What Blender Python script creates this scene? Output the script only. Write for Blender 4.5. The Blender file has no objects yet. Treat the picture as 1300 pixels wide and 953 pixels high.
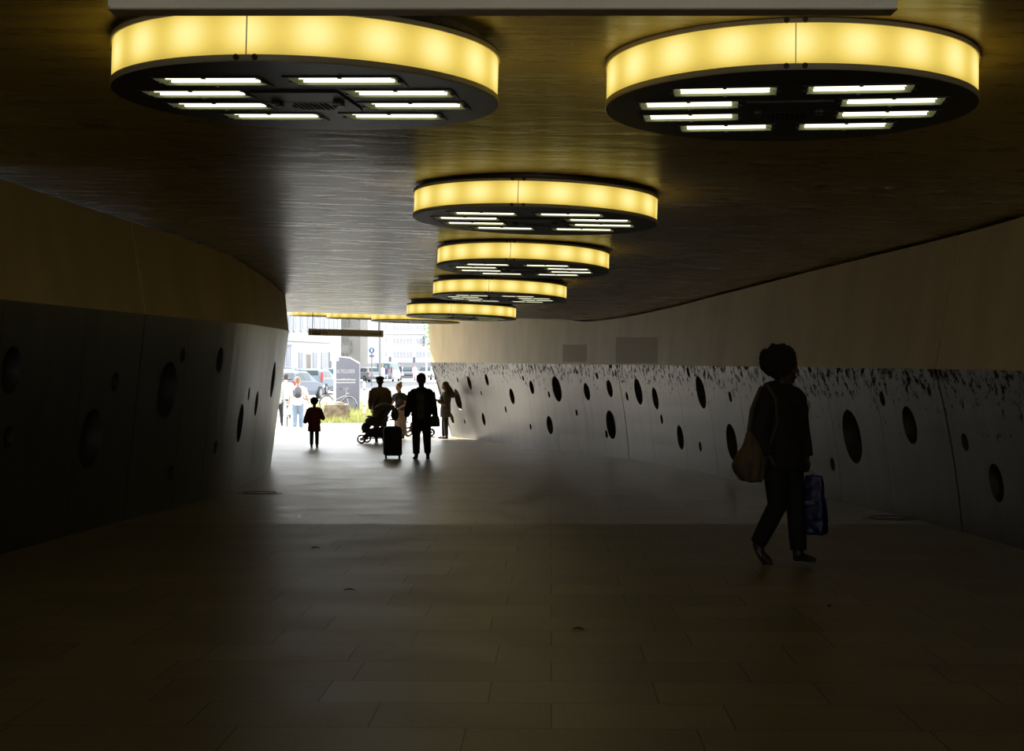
import bpy, bmesh, math, random
from mathutils import Vector, Matrix, noise
from mathutils.geometry import delaunay_2d_cdt
random.seed(7)
D = bpy.data; SC = bpy.context.scene; COL = SC.collection
R_ = math.radians; PI = math.pi
F_PX = 1900.0; HY = 462.0; CX = 650.0

# ------------------------------------------------------------------ materials
def mat(name, col=(.5,.5,.5), rough=.6, metal=0., emit=None, es=0., spec=None, var=0., vscale=5., bump=0., bscale=30., stretch=(1,1,1)):
    m = D.materials.new(name); m.use_nodes = True
    nt = m.node_tree; n = nt.nodes; l = nt.links; b = n['Principled BSDF']
    b.inputs['Base Color'].default_value = (*col, 1); b.inputs['Roughness'].default_value = rough
    b.inputs['Metallic'].default_value = metal
    if spec is not None: b.inputs['Specular IOR Level'].default_value = spec
    if emit: b.inputs['Emission Color'].default_value = (*emit, 1); b.inputs['Emission Strength'].default_value = es
    if var or bump:
        tc = n.new('ShaderNodeTexCoord'); mp = n.new('ShaderNodeMapping'); mp.inputs['Scale'].default_value = stretch
        l.new(tc.outputs['Object'], mp.inputs['Vector'])
        if var:
            no = n.new('ShaderNodeTexNoise'); no.inputs['Scale'].default_value = vscale; no.inputs['Detail'].default_value = 6
            l.new(mp.outputs[0], no.inputs['Vector'])
            mr = n.new('ShaderNodeMapRange'); mr.inputs[1].default_value = .3; mr.inputs[2].default_value = .7
            mr.inputs[3].default_value = 1-var; mr.inputs[4].default_value = 1+var
            l.new(no.outputs['Fac'], mr.inputs[0])
            vm = n.new('ShaderNodeVectorMath'); vm.operation = 'SCALE'; vm.inputs[0].default_value = col
            l.new(mr.outputs[0], vm.inputs['Scale']); l.new(vm.outputs[0], b.inputs['Base Color'])
        if bump:
            no = n.new('ShaderNodeTexNoise'); no.inputs['Scale'].default_value = bscale; no.inputs['Detail'].default_value = 5
            l.new(mp.outputs[0], no.inputs['Vector'])
            bp = n.new('ShaderNodeBump'); bp.inputs['Strength'].default_value = bump; bp.inputs['Distance'].default_value = .02
            l.new(no.outputs['Fac'], bp.inputs['Height']); l.new(bp.outputs[0], b.inputs['Normal'])
    return m
M = {}
def mm(name, *a, **k):
    if name not in M: M[name] = mat(name, *a, **k)
    return M[name]

def ceiling_material():
    m = mat('ceiling_paint', (.22,.165,.075), .42); nt = m.node_tree; n = nt.nodes; l = nt.links; b = n['Principled BSDF']
    tc = n.new('ShaderNodeTexCoord'); mp = n.new('ShaderNodeMapping'); mp.inputs['Scale'].default_value = (.6,2.9,1)
    l.new(tc.outputs['Object'], mp.inputs['Vector'])
    no = n.new('ShaderNodeTexNoise'); no.inputs['Scale'].default_value = 2.6; no.inputs['Detail'].default_value = 9; no.inputs['Roughness'].default_value = .62
    no.inputs['Distortion'].default_value = .5
    l.new(mp.outputs[0], no.inputs['Vector'])
    cr = n.new('ShaderNodeValToRGB'); cr.color_ramp.elements[0].position = .3; cr.color_ramp.elements[1].position = .72
    cr.color_ramp.elements[0].color = (.25,.175,.035,1); cr.color_ramp.elements[1].color = (.46,.335,.07,1)
    l.new(no.outputs['Fac'], cr.inputs[0]); l.new(cr.outputs[0], b.inputs['Base Color'])
    mr = n.new('ShaderNodeMapRange'); mr.inputs[1].default_value = .3; mr.inputs[2].default_value = .7; mr.inputs[3].default_value = .23; mr.inputs[4].default_value = .36
    l.new(no.outputs['Fac'], mr.inputs[0]); l.new(mr.outputs[0], b.inputs['Roughness'])
    bp = n.new('ShaderNodeBump'); bp.inputs['Strength'].default_value = .55; bp.inputs['Distance'].default_value = .02
    l.new(no.outputs['Fac'], bp.inputs['Height']); l.new(bp.outputs[0], b.inputs['Normal'])
    return m
def wall_metal(name, scuffs):
    m = mat(name, (.2,.2,.19), .38, .8); nt = m.node_tree; n = nt.nodes; l = nt.links; b = n['Principled BSDF']
    tc = n.new('ShaderNodeTexCoord')
    mp = n.new('ShaderNodeMapping'); mp.inputs['Scale'].default_value = (2.2,2.2,.7); l.new(tc.outputs['Object'], mp.inputs['Vector'])
    no = n.new('ShaderNodeTexNoise'); no.inputs['Scale'].default_value = 1.6; no.inputs['Detail'].default_value = 8; l.new(mp.outputs[0], no.inputs['Vector'])
    cr = n.new('ShaderNodeValToRGB'); cr.color_ramp.elements[0].position = .3; cr.color_ramp.elements[1].position = .7
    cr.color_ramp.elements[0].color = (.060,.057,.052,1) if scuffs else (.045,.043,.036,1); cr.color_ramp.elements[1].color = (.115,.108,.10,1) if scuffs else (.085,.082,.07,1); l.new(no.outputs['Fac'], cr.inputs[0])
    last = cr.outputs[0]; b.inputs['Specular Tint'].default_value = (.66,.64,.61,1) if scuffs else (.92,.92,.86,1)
    if scuffs:
        mp2 = n.new('ShaderNodeMapping'); mp2.inputs['Scale'].default_value = (7,3.6,3.2); l.new(tc.outputs['Object'], mp2.inputs['Vector'])
        n2 = n.new('ShaderNodeTexNoise'); n2.inputs['Scale'].default_value = 2.2; n2.inputs['Detail'].default_value = 10; n2.inputs['Roughness'].default_value = .75
        l.new(mp2.outputs[0], n2.inputs['Vector'])
        sx = n.new('ShaderNodeSeparateXYZ'); l.new(tc.outputs['Object'], sx.inputs[0])
        mr = n.new('ShaderNodeMapRange'); mr.inputs[1].default_value = -1.0; mr.inputs[2].default_value = -.12; mr.inputs[3].default_value = -.13; mr.inputs[4].default_value = .045
        l.new(sx.outputs['Z'], mr.inputs[0])
        ad = n.new('ShaderNodeMath'); ad.operation = 'ADD'; l.new(n2.outputs['Fac'], ad.inputs[0]); l.new(mr.outputs[0], ad.inputs[1])
        st = n.new('ShaderNodeMapRange'); st.inputs[1].default_value = .55; st.inputs[2].default_value = .63; l.new(ad.outputs[0], st.inputs[0])
        mx = n.new('ShaderNodeMix'); mx.data_type = 'RGBA'; l.new(st.outputs[0], mx.inputs[0]); l.new(last, mx.inputs[6]); mx.inputs[7].default_value = (.035,.029,.026,1)
        last = mx.outputs[2]
        mm_ = n.new('ShaderNodeMapRange'); mm_.inputs[3].default_value = .8; mm_.inputs[4].default_value = 0.; l.new(st.outputs[0], mm_.inputs[0]); l.new(mm_.outputs[0], b.inputs['Metallic'])
        sp_ = n.new('ShaderNodeMapRange'); sp_.inputs[3].default_value = .5; sp_.inputs[4].default_value = 0.; l.new(st.outputs[0], sp_.inputs[0]); l.new(sp_.outputs[0], b.inputs['Specular IOR Level'])
    l.new(last, b.inputs['Base Color'])
    mr3 = n.new('ShaderNodeMapRange'); mr3.inputs[3].default_value = .27; mr3.inputs[4].default_value = .43; l.new(no.outputs['Fac'], mr3.inputs[0])
    if scuffs:
        ra = n.new('ShaderNodeMath'); ra.operation = 'ADD'; ra.use_clamp = True; l.new(mr3.outputs[0], ra.inputs[0]); l.new(st.outputs[0], ra.inputs[1]); l.new(ra.outputs[0], b.inputs['Roughness'])
    else: l.new(mr3.outputs[0], b.inputs['Roughness'])
    bp = n.new('ShaderNodeBump'); bp.inputs['Strength'].default_value = .10; bp.inputs['Distance'].default_value = .01
    l.new(no.outputs['Fac'], bp.inputs['Height']); l.new(bp.outputs[0], b.inputs['Normal'])
    return m
def floor_material(near=False):
    m = mat('stone_paving', (.3,.27,.22), .35); nt = m.node_tree; n = nt.nodes; l = nt.links; b = n['Principled BSDF']
    tc = n.new('ShaderNodeTexCoord'); mp = n.new('ShaderNodeMapping'); mp.inputs['Rotation'].default_value = (0,0,R_(1.5))
    l.new(tc.outputs['Object'], mp.inputs['Vector'])
    br = n.new('ShaderNodeTexBrick'); br.offset = .37; br.squash = 1.25; br.squash_frequency = 3
    br.inputs['Color1'].default_value = (.25,.205,.135,1) if near else (.26,.22,.15,1); br.inputs['Color2'].default_value = (.32,.27,.18,1) if near else (.34,.29,.20,1); br.inputs['Mortar'].default_value = (.07,.06,.045,1)
    br.inputs['Scale'].default_value = 1; br.inputs['Mortar Size'].default_value = .004; br.inputs['Brick Width'].default_value = .8; br.inputs['Row Height'].default_value = .5
    br.inputs['Bias'].default_value = -.1
    l.new(mp.outputs[0], br.inputs['Vector'])
    no = n.new('ShaderNodeTexNoise'); no.inputs['Scale'].default_value = 1.3; no.inputs['Detail'].default_value = 8; l.new(tc.outputs['Object'], no.inputs['Vector'])
    mr = n.new('ShaderNodeMapRange'); mr.inputs[1].default_value = .3; mr.inputs[2].default_value = .7; mr.inputs[3].default_value = .8; mr.inputs[4].default_value = 1.15; l.new(no.outputs['Fac'], mr.inputs[0])
    g = n.new('ShaderNodeTexNoise'); g.inputs['Scale'].default_value = 90; g.inputs['Detail'].default_value = 2; l.new(tc.outputs['Object'], g.inputs['Vector'])
    mg = n.new('ShaderNodeMapRange'); mg.inputs[1].default_value = .3; mg.inputs[2].default_value = .7; mg.inputs[3].default_value = .85; mg.inputs[4].default_value = 1.15; l.new(g.outputs['Fac'], mg.inputs[0])
    mu = n.new('ShaderNodeMath'); mu.operation = 'MULTIPLY'; l.new(mr.outputs[0], mu.inputs[0]); l.new(mg.outputs[0], mu.inputs[1])
    vm = n.new('ShaderNodeVectorMath'); vm.operation = 'SCALE'; l.new(br.outputs['Color'], vm.inputs[0]); l.new(mu.outputs[0], vm.inputs['Scale'])
    l.new(vm.outputs[0], b.inputs['Base Color'])
    r2 = n.new('ShaderNodeMapRange'); r2.inputs[3].default_value = .33 if near else .26; r2.inputs[4].default_value = .52 if near else .44; l.new(no.outputs['Fac'], r2.inputs[0]); l.new(r2.outputs[0], b.inputs['Roughness'])
    bp = n.new('ShaderNodeBump'); bp.inputs['Strength'].default_value = .6; bp.inputs['Distance'].default_value = .003; bp.invert = True
    l.new(br.outputs['Fac'], bp.inputs['Height']); l.new(bp.outputs[0], b.inputs['Normal'])
    return m
def diffuser_material():
    m = mat('lamp_diffuser', (.6,.5,.25), .4); nt = m.node_tree; n = nt.nodes; l = nt.links; b = n['Principled BSDF']
    tc = n.new('ShaderNodeTexCoord'); sx = n.new('ShaderNodeSeparateXYZ'); l.new(tc.outputs['Object'], sx.inputs[0])
    at = n.new('ShaderNodeMath'); at.operation = 'ARCTAN2'; l.new(sx.outputs['Y'], at.inputs[0]); l.new(sx.outputs['X'], at.inputs[1])
    mu = n.new('ShaderNodeMath'); mu.operation = 'MULTIPLY'; mu.inputs[1].default_value = 20; l.new(at.outputs[0], mu.inputs[0])
    co = n.new('ShaderNodeMath'); co.operation = 'COSINE'; l.new(mu.outputs[0], co.inputs[0])
    mr = n.new('ShaderNodeMapRange'); mr.inputs[1].default_value = -1; mr.inputs[2].default_value = 1; mr.inputs[3].default_value = 0; mr.inputs[4].default_value = 1; l.new(co.outputs[0], mr.inputs[0])
    z = n.new('ShaderNodeMath'); z.operation = 'ADD'; z.inputs[1].default_value = -.135; l.new(sx.outputs['Z'], z.inputs[0])
    z2 = n.new('ShaderNodeMath'); z2.operation = 'POWER'; z2.inputs[1].default_value = 2; za = n.new('ShaderNodeMath'); za.operation = 'ABSOLUTE'
    l.new(z.outputs[0], za.inputs[0]); l.new(za.outputs[0], z2.inputs[0])
    z3 = n.new('ShaderNodeMapRange'); z3.inputs[1].default_value = 0; z3.inputs[2].default_value = .0125; z3.inputs[3].default_value = 1; z3.inputs[4].default_value = 0; l.new(z2.outputs[0], z3.inputs[0])
    f = n.new('ShaderNodeMath'); f.operation = 'MULTIPLY'; l.new(mr.outputs[0], f.inputs[0]); l.new(z3.outputs[0], f.inputs[1])
    f2 = n.new('ShaderNodeMath'); f2.operation = 'MULTIPLY_ADD'; f2.inputs[1].default_value = .62; l.new(f.outputs[0], f2.inputs[0])
    f3 = n.new('ShaderNodeMath'); f3.operation = 'MULTIPLY'; f3.inputs[1].default_value = .38; l.new(z3.outputs[0], f3.inputs[0]); l.new(f3.outputs[0], f2.inputs[2])
    cr = n.new('ShaderNodeValToRGB'); e = cr.color_ramp.elements
    e[0].position = 0; e[0].color = (.46,.32,.05,1); e[1].position = 1; e[1].color = (.95,.80,.30,1)
    x = e.new(.4); x.color = (.74,.55,.11,1)
    l.new(f2.outputs[0], cr.inputs[0]); l.new(cr.outputs[0], b.inputs['Emission Color']); b.inputs['Emission Strength'].default_value = DIFF_E
    b.inputs['Base Color'].default_value = (.1,.08,.04,1)
    return m
DIFF_E = 1.2; TUBE_E = 2.0

# ------------------------------------------------------------------ mesh helpers
class MB:
    def __init__(s): s.v = []; s.f = []; s.mi = []
    def add(s, vs, fs, T=None, mi=0):
        o = len(s.v)
        s.v += [tuple(T @ Vector(v)) if T else tuple(v) for v in vs]
        s.f += [tuple(i+o for i in f) for f in fs]; s.mi += [mi]*len(fs)
    def box(s, x0,x1,y0,y1,z0,z1, T=None, mi=0):
        s.add([(x0,y0,z0),(x1,y0,z0),(x1,y1,z0),(x0,y1,z0),(x0,y0,z1),(x1,y0,z1),(x1,y1,z1),(x0,y1,z1)],
              [(0,3,2,1),(4,5,6,7),(0,1,5,4),(1,2,6,5),(2,3,7,6),(3,0,4,7)], T, mi)
    def loft(s, rings, cap=True, T=None, mi=0):
        n = len(rings[0]); vs = [p for r in rings for p in r]; fs = []
        for k in range(len(rings)-1):
            for i in range(n):
                j = (i+1) % n; fs.append((k*n+i, k*n+j, (k+1)*n+j, (k+1)*n+i))
        if cap: fs.append(tuple(range(n))[::-1]); fs.append(tuple((len(rings)-1)*n+i for i in range(n)))
        s.add(vs, fs, T, mi)
    def tube(s, pts, r, n=10, T=None, mi=0, closed=False, flat=1.):
        pts = [Vector(p) for p in pts]; rs = r if isinstance(r, (list,tuple)) else [r]*len(pts)
        rings = []; up = None
        for i, p in enumerate(pts):
            if closed: d = pts[(i+1)%len(pts)]-pts[i-1]
            else: d = pts[min(i+1,len(pts)-1)]-pts[max(i-1,0)]
            d = d.normalized() if d.length > 1e-9 else Vector((0,0,1))
            if up is None: up = Vector((0,0,1)) if abs(d.z) < .9 else Vector((1,0,0))
            a = d.cross(up).normalized(); b = a.cross(d).normalized(); up = b
            rings.append([p + a*math.cos(2*PI*k/n)*rs[i] + b*math.sin(2*PI*k/n)*rs[i]*flat for k in range(n)])
        if closed:
            m = len(rings); vs = [q for r_ in rings for q in r_]; fs = []
            for k in range(m):
                k2 = (k+1) % m
                for i in range(n): j = (i+1)%n; fs.append((k*n+i,k*n+j,k2*n+j,k2*n+i))
            s.add(vs, fs, T, mi)
        else: s.loft(rings, True, T, mi)
    def ell(s, c, r, n=16, m=10, T=None, mi=0, rot=None):
        c = Vector(c); vs = [Vector((0,0,-r[2]))]
        for i in range(1, m):
            a = -PI/2 + PI*i/m
            for k in range(n): b = 2*PI*k/n; vs.append(Vector((r[0]*math.cos(a)*math.cos(b), r[1]*math.cos(a)*math.sin(b), r[2]*math.sin(a))))
        vs.append(Vector((0,0,r[2])))
        if rot: vs = [rot @ v for v in vs]
        vs = [v + c for v in vs]; fs = []
        for k in range(n): fs.append((0, 1+(k+1)%n, 1+k))
        for i in range(m-2):
            for k in range(n): a = 1+i*n; fs.append((a+k, a+(k+1)%n, a+n+(k+1)%n, a+n+k))
        a = 1+(m-2)*n; t = len(vs)-1
        for k in range(n): fs.append((a+k, a+(k+1)%n, t))
        s.add(vs, fs, T, mi)
    def prism(s, poly, y0, y1, T=None, mi=0):     # poly in xz, extruded along y
        n = len(poly)
        vs = [(p[0], y0, p[1]) for p in poly] + [(p[0], y1, p[1]) for p in poly]
        fs = [tuple(range(n)), tuple(range(n, 2*n))[::-1]] + [(i, i+n, (i+1)%n+n, (i+1)%n) for i in range(n)]
        s.add(vs, fs, T, mi)
    def mesh(s, name, mats, smooth=False):
        me = D.meshes.new(name); me.from_pydata([tuple(v) for v in s.v], [], s.f)
        for m_ in (mats if isinstance(mats, (list,tuple)) else [mats]): me.materials.append(m_)
        me.polygons.foreach_set('material_index', s.mi)
        if smooth: me.polygons.foreach_set('use_smooth', [True]*len(me.polygons))
        me.update(); return me
    def build(s, name, mats, parent=None, smooth=False, loc=None, fix=True):
        me = s.mesh(name, mats, smooth)
        if fix:
            bm = bmesh.new(); bm.from_mesh(me); bmesh.ops.recalc_face_normals(bm, faces=bm.faces); bm.to_mesh(me); bm.free()
            if smooth: me.polygons.foreach_set('use_smooth', [True]*len(me.polygons))
        o = D.objects.new(name, me); COL.objects.link(o)
        if parent: o.parent = parent
        if loc: o.location = loc
        return o
    def remesh(s, name, mats, parent, voxel, sm=3, disp=None):
        me = s.mesh(name, mats); t = D.objects.new('tmp', me); COL.objects.link(t)
        r = t.modifiers.new('r', 'REMESH'); r.mode = 'VOXEL'; r.voxel_size = voxel; r.use_smooth_shade = True
        if sm: q = t.modifiers.new('s', 'SMOOTH'); q.factor = .5; q.iterations = sm
        dg = bpy.context.evaluated_depsgraph_get(); dg.update()
        nm = D.meshes.new_from_object(t.evaluated_get(dg)); nm.name = name
        D.objects.remove(t); D.meshes.remove(me)
        if disp:
            for v in nm.vertices: v.co = v.co + disp(v.co, v.normal)
        nm.polygons.foreach_set('use_smooth', [True]*len(nm.polygons))
        if not nm.materials: nm.materials.append(mats if not isinstance(mats, (list,tuple)) else mats[0])
        o = D.objects.new(name, nm); COL.objects.link(o); o.parent = parent
        return o
def tag(o, label=None, cat=None, group=None, kind=None):
    if label: o['label'] = label
    if cat: o['category'] = cat
    if group: o['group'] = group
    if kind: o['kind'] = kind
    return o
def empty(name, loc, rz=0, label=None, cat=None, group=None, rot=None):
    o = D.objects.new(name, None); COL.objects.link(o); o.location = loc; o.rotation_euler = rot or (0,0,rz); o.empty_display_size = .2
    return tag(o, label, cat, group)
def copy_tree(o, parent=None):
    c = o.copy(); COL.objects.link(c); c.parent = parent
    for ch in list(o.children): copy_tree(ch, c)
    return c
def interp(keys):
    xs = [k[0] for k in keys]; ys = [k[1] for k in keys]; n = len(xs)
    ms = []
    for i in range(n):
        if i == 0: ms.append((ys[1]-ys[0])/(xs[1]-xs[0]))
        elif i == n-1: ms.append((ys[-1]-ys[-2])/(xs[-1]-xs[-2]))
        else: ms.append((ys[i+1]-ys[i-1])/(xs[i+1]-xs[i-1]))
    def f(x):
        if x <= xs[0]: return ys[0] + ms[0]*(x-xs[0])
        if x >= xs[-1]: return ys[-1] + ms[-1]*(x-xs[-1])
        for i in range(n-1):
            if x <= xs[i+1]:
                h = xs[i+1]-xs[i]; t = (x-xs[i])/h
                return (2*t**3-3*t*t+1)*ys[i] + (t**3-2*t*t+t)*h*ms[i] + (-2*t**3+3*t*t)*ys[i+1] + (t**3-t*t)*h*ms[i+1]
    return f
def lin(keys):
    def f(x):
        if x <= keys[0][0]: return keys[0][1]
        for a, b in zip(keys, keys[1:]):
            if x <= b[0]: return a[1] + (b[1]-a[1])*(x-a[0])/(b[0]-a[0])
        return keys[-1][1]
    return f

# ------------------------------------------------------------------ shape of the underpass (camera eye at origin, looking along +Y)
Y0, Y1 = -12.0, 45.6
Fz = lin([(-12,-1.434),(15.5,-1.654),(38,-2.095),(45,-2.2),(55,-2.2),(62,-2.05),(76,-1.8),(150,-1.75),(400,-1.75)])
BR = interp([(-12,4.1),(0,4.4),(8,4.55),(13.1,4.5),(14.7,4.43),(17.6,4.2),(19.3,4.02),(23.75,3.51),(30.8,2.40),(37.7,.38),(43.5,-1.18),(45.6,-1.85)])
SRi = lin([(-12,.26),(30,.27),(38,.34),(43,.48),(45.6,.62)])
SRz = lin([(-12,-.14),(12.9,-.054),(30,-.015),(45.6,.05)])
TRo = lin([(-12,.24),(14.7,.23),(30,.13),(46,-.1)])
BL = interp([(-12,-4.5),(0,-4.7),(8,-4.6),(12.4,-4.4),(16,-4.12),(18.1,-3.95),(19.9,-3.88),(22.5,-4.0),(25.5,-4.2),(28.2,-4.55),(31,-5.2),(36,-6.9),(41,-9.0),(45.6,-11.2)])
SLi = lin([(-12,.2),(16,.235),(25,.29),(28,.34),(46,.3)])
SLz = lin([(-12,.53),(18,.53),(27,.60),(46,.6)])
TLo = lin([(-12,.18),(16,.15),(28,.06),(46,.1)])
C0 = interp([(-12,2.0),(8.2,1.715),(9.4,1.675),(11.3,1.50),(12.6,1.462),(17.8,1.395),(20.5,1.34),(22.9,1.28),(28,1.125),(31,1.045),(33,1.01),(35,1.16),(40,1.35),(46,1.62)])
XS = lin([(0,.2),(9,.3),(12.5,1.1),(34,1),(44,.3)])
def Cz(x, y): return C0(y) - .028*x*XS(y)
def right_low(y, v):
    b = Vector((BR(y), y, Fz(y))); s = Vector((BR(y)-SRi(y), y, SRz(y))); return b.lerp(s, v)+Vector((.14*v*(1-v),0,0))
def right_up(y, v):
    s = Vector((BR(y)-SRi(y), y, SRz(y))); x = s.x+TRo(y); t = Vector((x, y, Cz(x,y)-.03)); return s.lerp(t, v)
def left_low(y, v):
    b = Vector((BL(y), y, Fz(y))); s = Vector((BL(y)+SLi(y), y, SLz(y))); return b.lerp(s, v)
def left_up(y, v):
    s = Vector((BL(y)+SLi(y), y, SLz(y))); x = s.x-TLo(y); t = Vector((x, y, Cz(x,y)-.03)); return s.lerp(t, v)
def proj(p): return CX + F_PX*p.x/p.y, HY - F_PX*p.z/p.y
def solve(S, px, py, y):
    v = .5
    for _ in range(60):
        a = proj(S(y,v)); e = (px-a[0], py-a[1])
        if abs(e[0])+abs(e[1]) < .01: break
        h = 1e-4; ay = proj(S(y+h,v)); av = proj(S(y,v+h))
        J = ((ay[0]-a[0])/h, (av[0]-a[0])/h, (ay[1]-a[1])/h, (av[1]-a[1])/h); det = J[0]*J[3]-J[1]*J[2]
        if abs(det) < 1e-9: return None
        dy = (J[3]*e[0]-J[1]*e[1])/det; dv = (J[0]*e[1]-J[2]*e[0])/det
        y += max(-1.5, min(1.5, dy)); v += max(-.3, min(.3, dv))
        if y < 4: y = 4.
    return (y, v) if 4 < y < 45.4 and .02 < v < .98 else None

def gen_wall(name, S, out, holes, majors, minor, mname_mat, parent=None, maj_w=.035, label=None):
    """Wall of panels with real round openings; S(y,v) is the surface, out = sign of x pointing away from the tunnel."""
    H = 2.0
    def metric(y, v):
        a = (S(y+.05,v)-S(y-.05,v)).length/.1; b = (S(y,1)-S(y,0)).length; return a, b
    hs = []
    for (y, v, r) in holes:
        a, b = metric(y, v); r = min(r, (v*b)*.93, ((1-v)*b)*.93)
        if all(math.hypot((y-q[0])*a, (v-q[1])*b) > r+q[2]+.03 for q in hs): hs.append((y, v, r, a, b))
    joints = [(j, maj_w) for j in majors]
    if minor:
        y = Y0+2
        while y < Y1-1.2:
            best = None
            for k in range(17):
                c = y + (k//2)*.12*(1 if k % 2 else -1)
                if all(abs(c-h[0]) > h[2]/h[3]+.05 for h in hs) and all(abs(c-j) > .8 for j in majors): best = c; break
            if best: joints.append((best, .009))
            y += 2.05
    joints.sort(); cuts = [(Y0,0)]+joints+[(Y1,0)]
    w = MB()
    for (a, wa), (b, wb) in zip(cuts, cuts[1:]):
        ya, yb = a+wa/2, b-wb/2
        if yb-ya < .05: continue
        ny = max(2, int((yb-ya)/.45)); nv = 5
        P = []; E = []
        def pt(y, v): P.append(Vector((y, v*H))); return len(P)-1
        loop = [pt(ya+(yb-ya)*i/ny, 0) for i in range(ny)] + [pt(yb, j/nv) for j in range(nv)] + [pt(yb-(yb-ya)*i/ny, 1) for i in range(ny)] + [pt(ya, 1-j/nv) for j in range(nv)]
        E += [(loop[i], loop[(i+1)%len(loop)]) for i in range(len(loop))]
        mine = []
        for h in hs:
            ry = h[2]/h[3]
            if h[0]-ry > ya+.01 and h[0]+ry < yb-.01: mine.append(h)
        for (hy, hv, r, sa, sb) in mine:
            n = 28 if r < .2 else 40
            lp = [pt(hy+math.cos(2*PI*k/n)*r/sa, hv+math.sin(2*PI*k/n)*r/sb) for k in range(n)]
            E += [(lp[i], lp[(i+1)%n]) for i in range(n)]
        for i in range(1, ny):
            for j in range(1, nv):
                y, v = ya+(yb-ya)*i/ny, j/nv
                if all(math.hypot((y-h[0])*h[3], (v-h[1])*h[4]) > h[2]*1.12 for h in mine): pt(y, v)
        vo, _, fo, *_r = delaunay_2d_cdt(P, E, [], 0, 1e-6)
        pts = [S(q.x, q.y/H) for q in vo]; fs = []
        for f in fo:
            c = sum((vo[i] for i in f), Vector((0,0)))/len(f)
            if any(math.hypot((c.x-h[0])*h[3], (c.y/H-h[1])*h[4]) < h[2]*.999 for h in mine): continue
            fs.append(tuple(f))
        w.add(pts, fs)
        # turned-in panel edges at the joints
        for yy in (ya, yb):
            col = [S(yy, j/8) for j in range(9)]
            w.add(col+[p+Vector((out*.06,0,0)) for p in col], [(j,j+1,j+10,j+9) for j in range(8)])
        for hh in mine: hh_list.append(hh)
    o = w.build(name, mname_mat, parent, smooth=False, fix=False)
    # backing behind the joints
    k = MB(); n = 60
    rows = [[S(Y0+(Y1-Y0)*i/n, v)+Vector((out*.30,0,0)) for i in range(n+1)] for v in (-.02, 1.02)]
    k.add(rows[0]+rows[1], [(i,i+1,n+2+i,n+1+i) for i in range(n)])
    k.build('backing', mm('dark_gap', (.012,.011,.01), .9), o, fix=False)
    return o
def recess(parent, S, out, h, m):
    y, v, r, sa, sb = h; n = 28 if r < .2 else 40
    c = S(y,v); t1 = (S(y+.02,v)-S(y-.02,v)).normalized(); t2 = (S(y,v+.01)-S(y,v-.01)).normalized(); nn = t1.cross(t2).normalized()
    if nn.x*out < 0: nn = -nn
    b = MB(); dep = .09+.22*r
    def ring(rr, d): return [S(y+math.cos(2*PI*k/n)*rr/sa, v+math.sin(2*PI*k/n)*rr/sb)+nn*d for k in range(n)]
    b.loft([ring(r*1.0,0), ring(r*.985,.012), ring(r*.96, dep*.6), ring(r*.9, dep)], cap=False)
    q = ring(r*.9, dep); cc = c+nn*dep; b.add(q+[cc], [(i,(i+1)%n,n) for i in range(n)])
    o = b.build('recess', m, parent, smooth=True); 
    return o

HR = [(552,466,5),(581,482,6),(596,486,17),(618,482,15),(611,499,6),(581.5,507,27),(574,531,14),(590,535,6),(614,532,16),(650,503,20),(642,519.6,8),(664,480,7),(675,491.5,17),
 (697,500.6,8),(707,493.6,32),(673.6,541.5,8),(698,539.5,23),(745,497,22),(732,523.7,8),(758,477,9),(774,493,22),(796,503,11),(775.7,539,36),(770,551,10),(810.5,497,33),(832,505.6,28),
 (840,532,12),(873.7,472.5,13),(889.8,498,41),(863.8,555,31),(889,566.7,13),(927,503.5,14),(929,561,46),(1057,589,17),(1082,554,68),(1120,506,19),(1155,539.6,48),(1225,561,23),(1265,613,49)]
HL = [(232,451,19),(279,457,32),(212.6,494.5,70),(146,484.5,25),(115,557.5,75),(10,555,30),(305,537,48),(316,499.6,17),(325.5,512,31),(346.6,482,45),(273.5,567.6,17),(216.6,600,18),(14,470,60)]
def holes(S, L, y0):
    out = []
    for px, py, hp in L:
        best = None
        for st in (y0, 10, 14, 20, 26, 32, 38, 42, 45):
            s = solve(S, px, py, st)
            if s and (best is None or s[0] < best[0]): best = s
        if best: out.append((best[0], best[1], hp/2*best[0]/F_PX*1.02))
        else: print('hole miss', px, py)
    return out
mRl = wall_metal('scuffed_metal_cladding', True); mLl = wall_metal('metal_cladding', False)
m_up = mat('ochre_wall_paint', (.58,.46,.23), .62, spec=.3, var=.12, vscale=1.2, stretch=(1,1,.5), bump=.15, bscale=6)
extraR = [(10.5,.4,.2),(8.6,.7,.09),(6.5,.5,.3)]
hh_list = []; wr = gen_wall('wall_right', right_low, 1, holes(right_low, HR, 20)+extraR, [-1.2,14.72,30.75], True, mRl); tag(wr, 'grey scuffed metal lower wall with round recesses, right side of the underpass', 'wall', kind='structure')
m_rec = mat('shaded_recess_metal', (.05,.048,.043), .6, .3)  # darker and duller than the cladding, painting shade into the recesses
for h in hh_list: recess(wr, right_low, 1, h, m_rec)
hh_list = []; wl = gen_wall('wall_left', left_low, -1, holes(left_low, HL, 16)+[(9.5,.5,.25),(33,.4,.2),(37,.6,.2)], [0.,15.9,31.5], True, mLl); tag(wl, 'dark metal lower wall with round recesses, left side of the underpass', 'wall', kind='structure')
for h in hh_list: recess(wl, left_low, -1, h, m_rec)
hh_list = []
wru = gen_wall('wall_right_upper', right_up, 1, [], [-1.2,14.72,30.75], False, m_up, maj_w=.022); tag(wru, 'ochre painted upper wall above the right metal cladding', 'wall', kind='structure')
wlu = gen_wall('wall_left_upper', left_up, -1, [], [0.,15.9,31.5], False, m_up, maj_w=.022); tag(wlu, 'ochre painted upper wall above the left metal cladding', 'wall', kind='structure')
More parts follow.
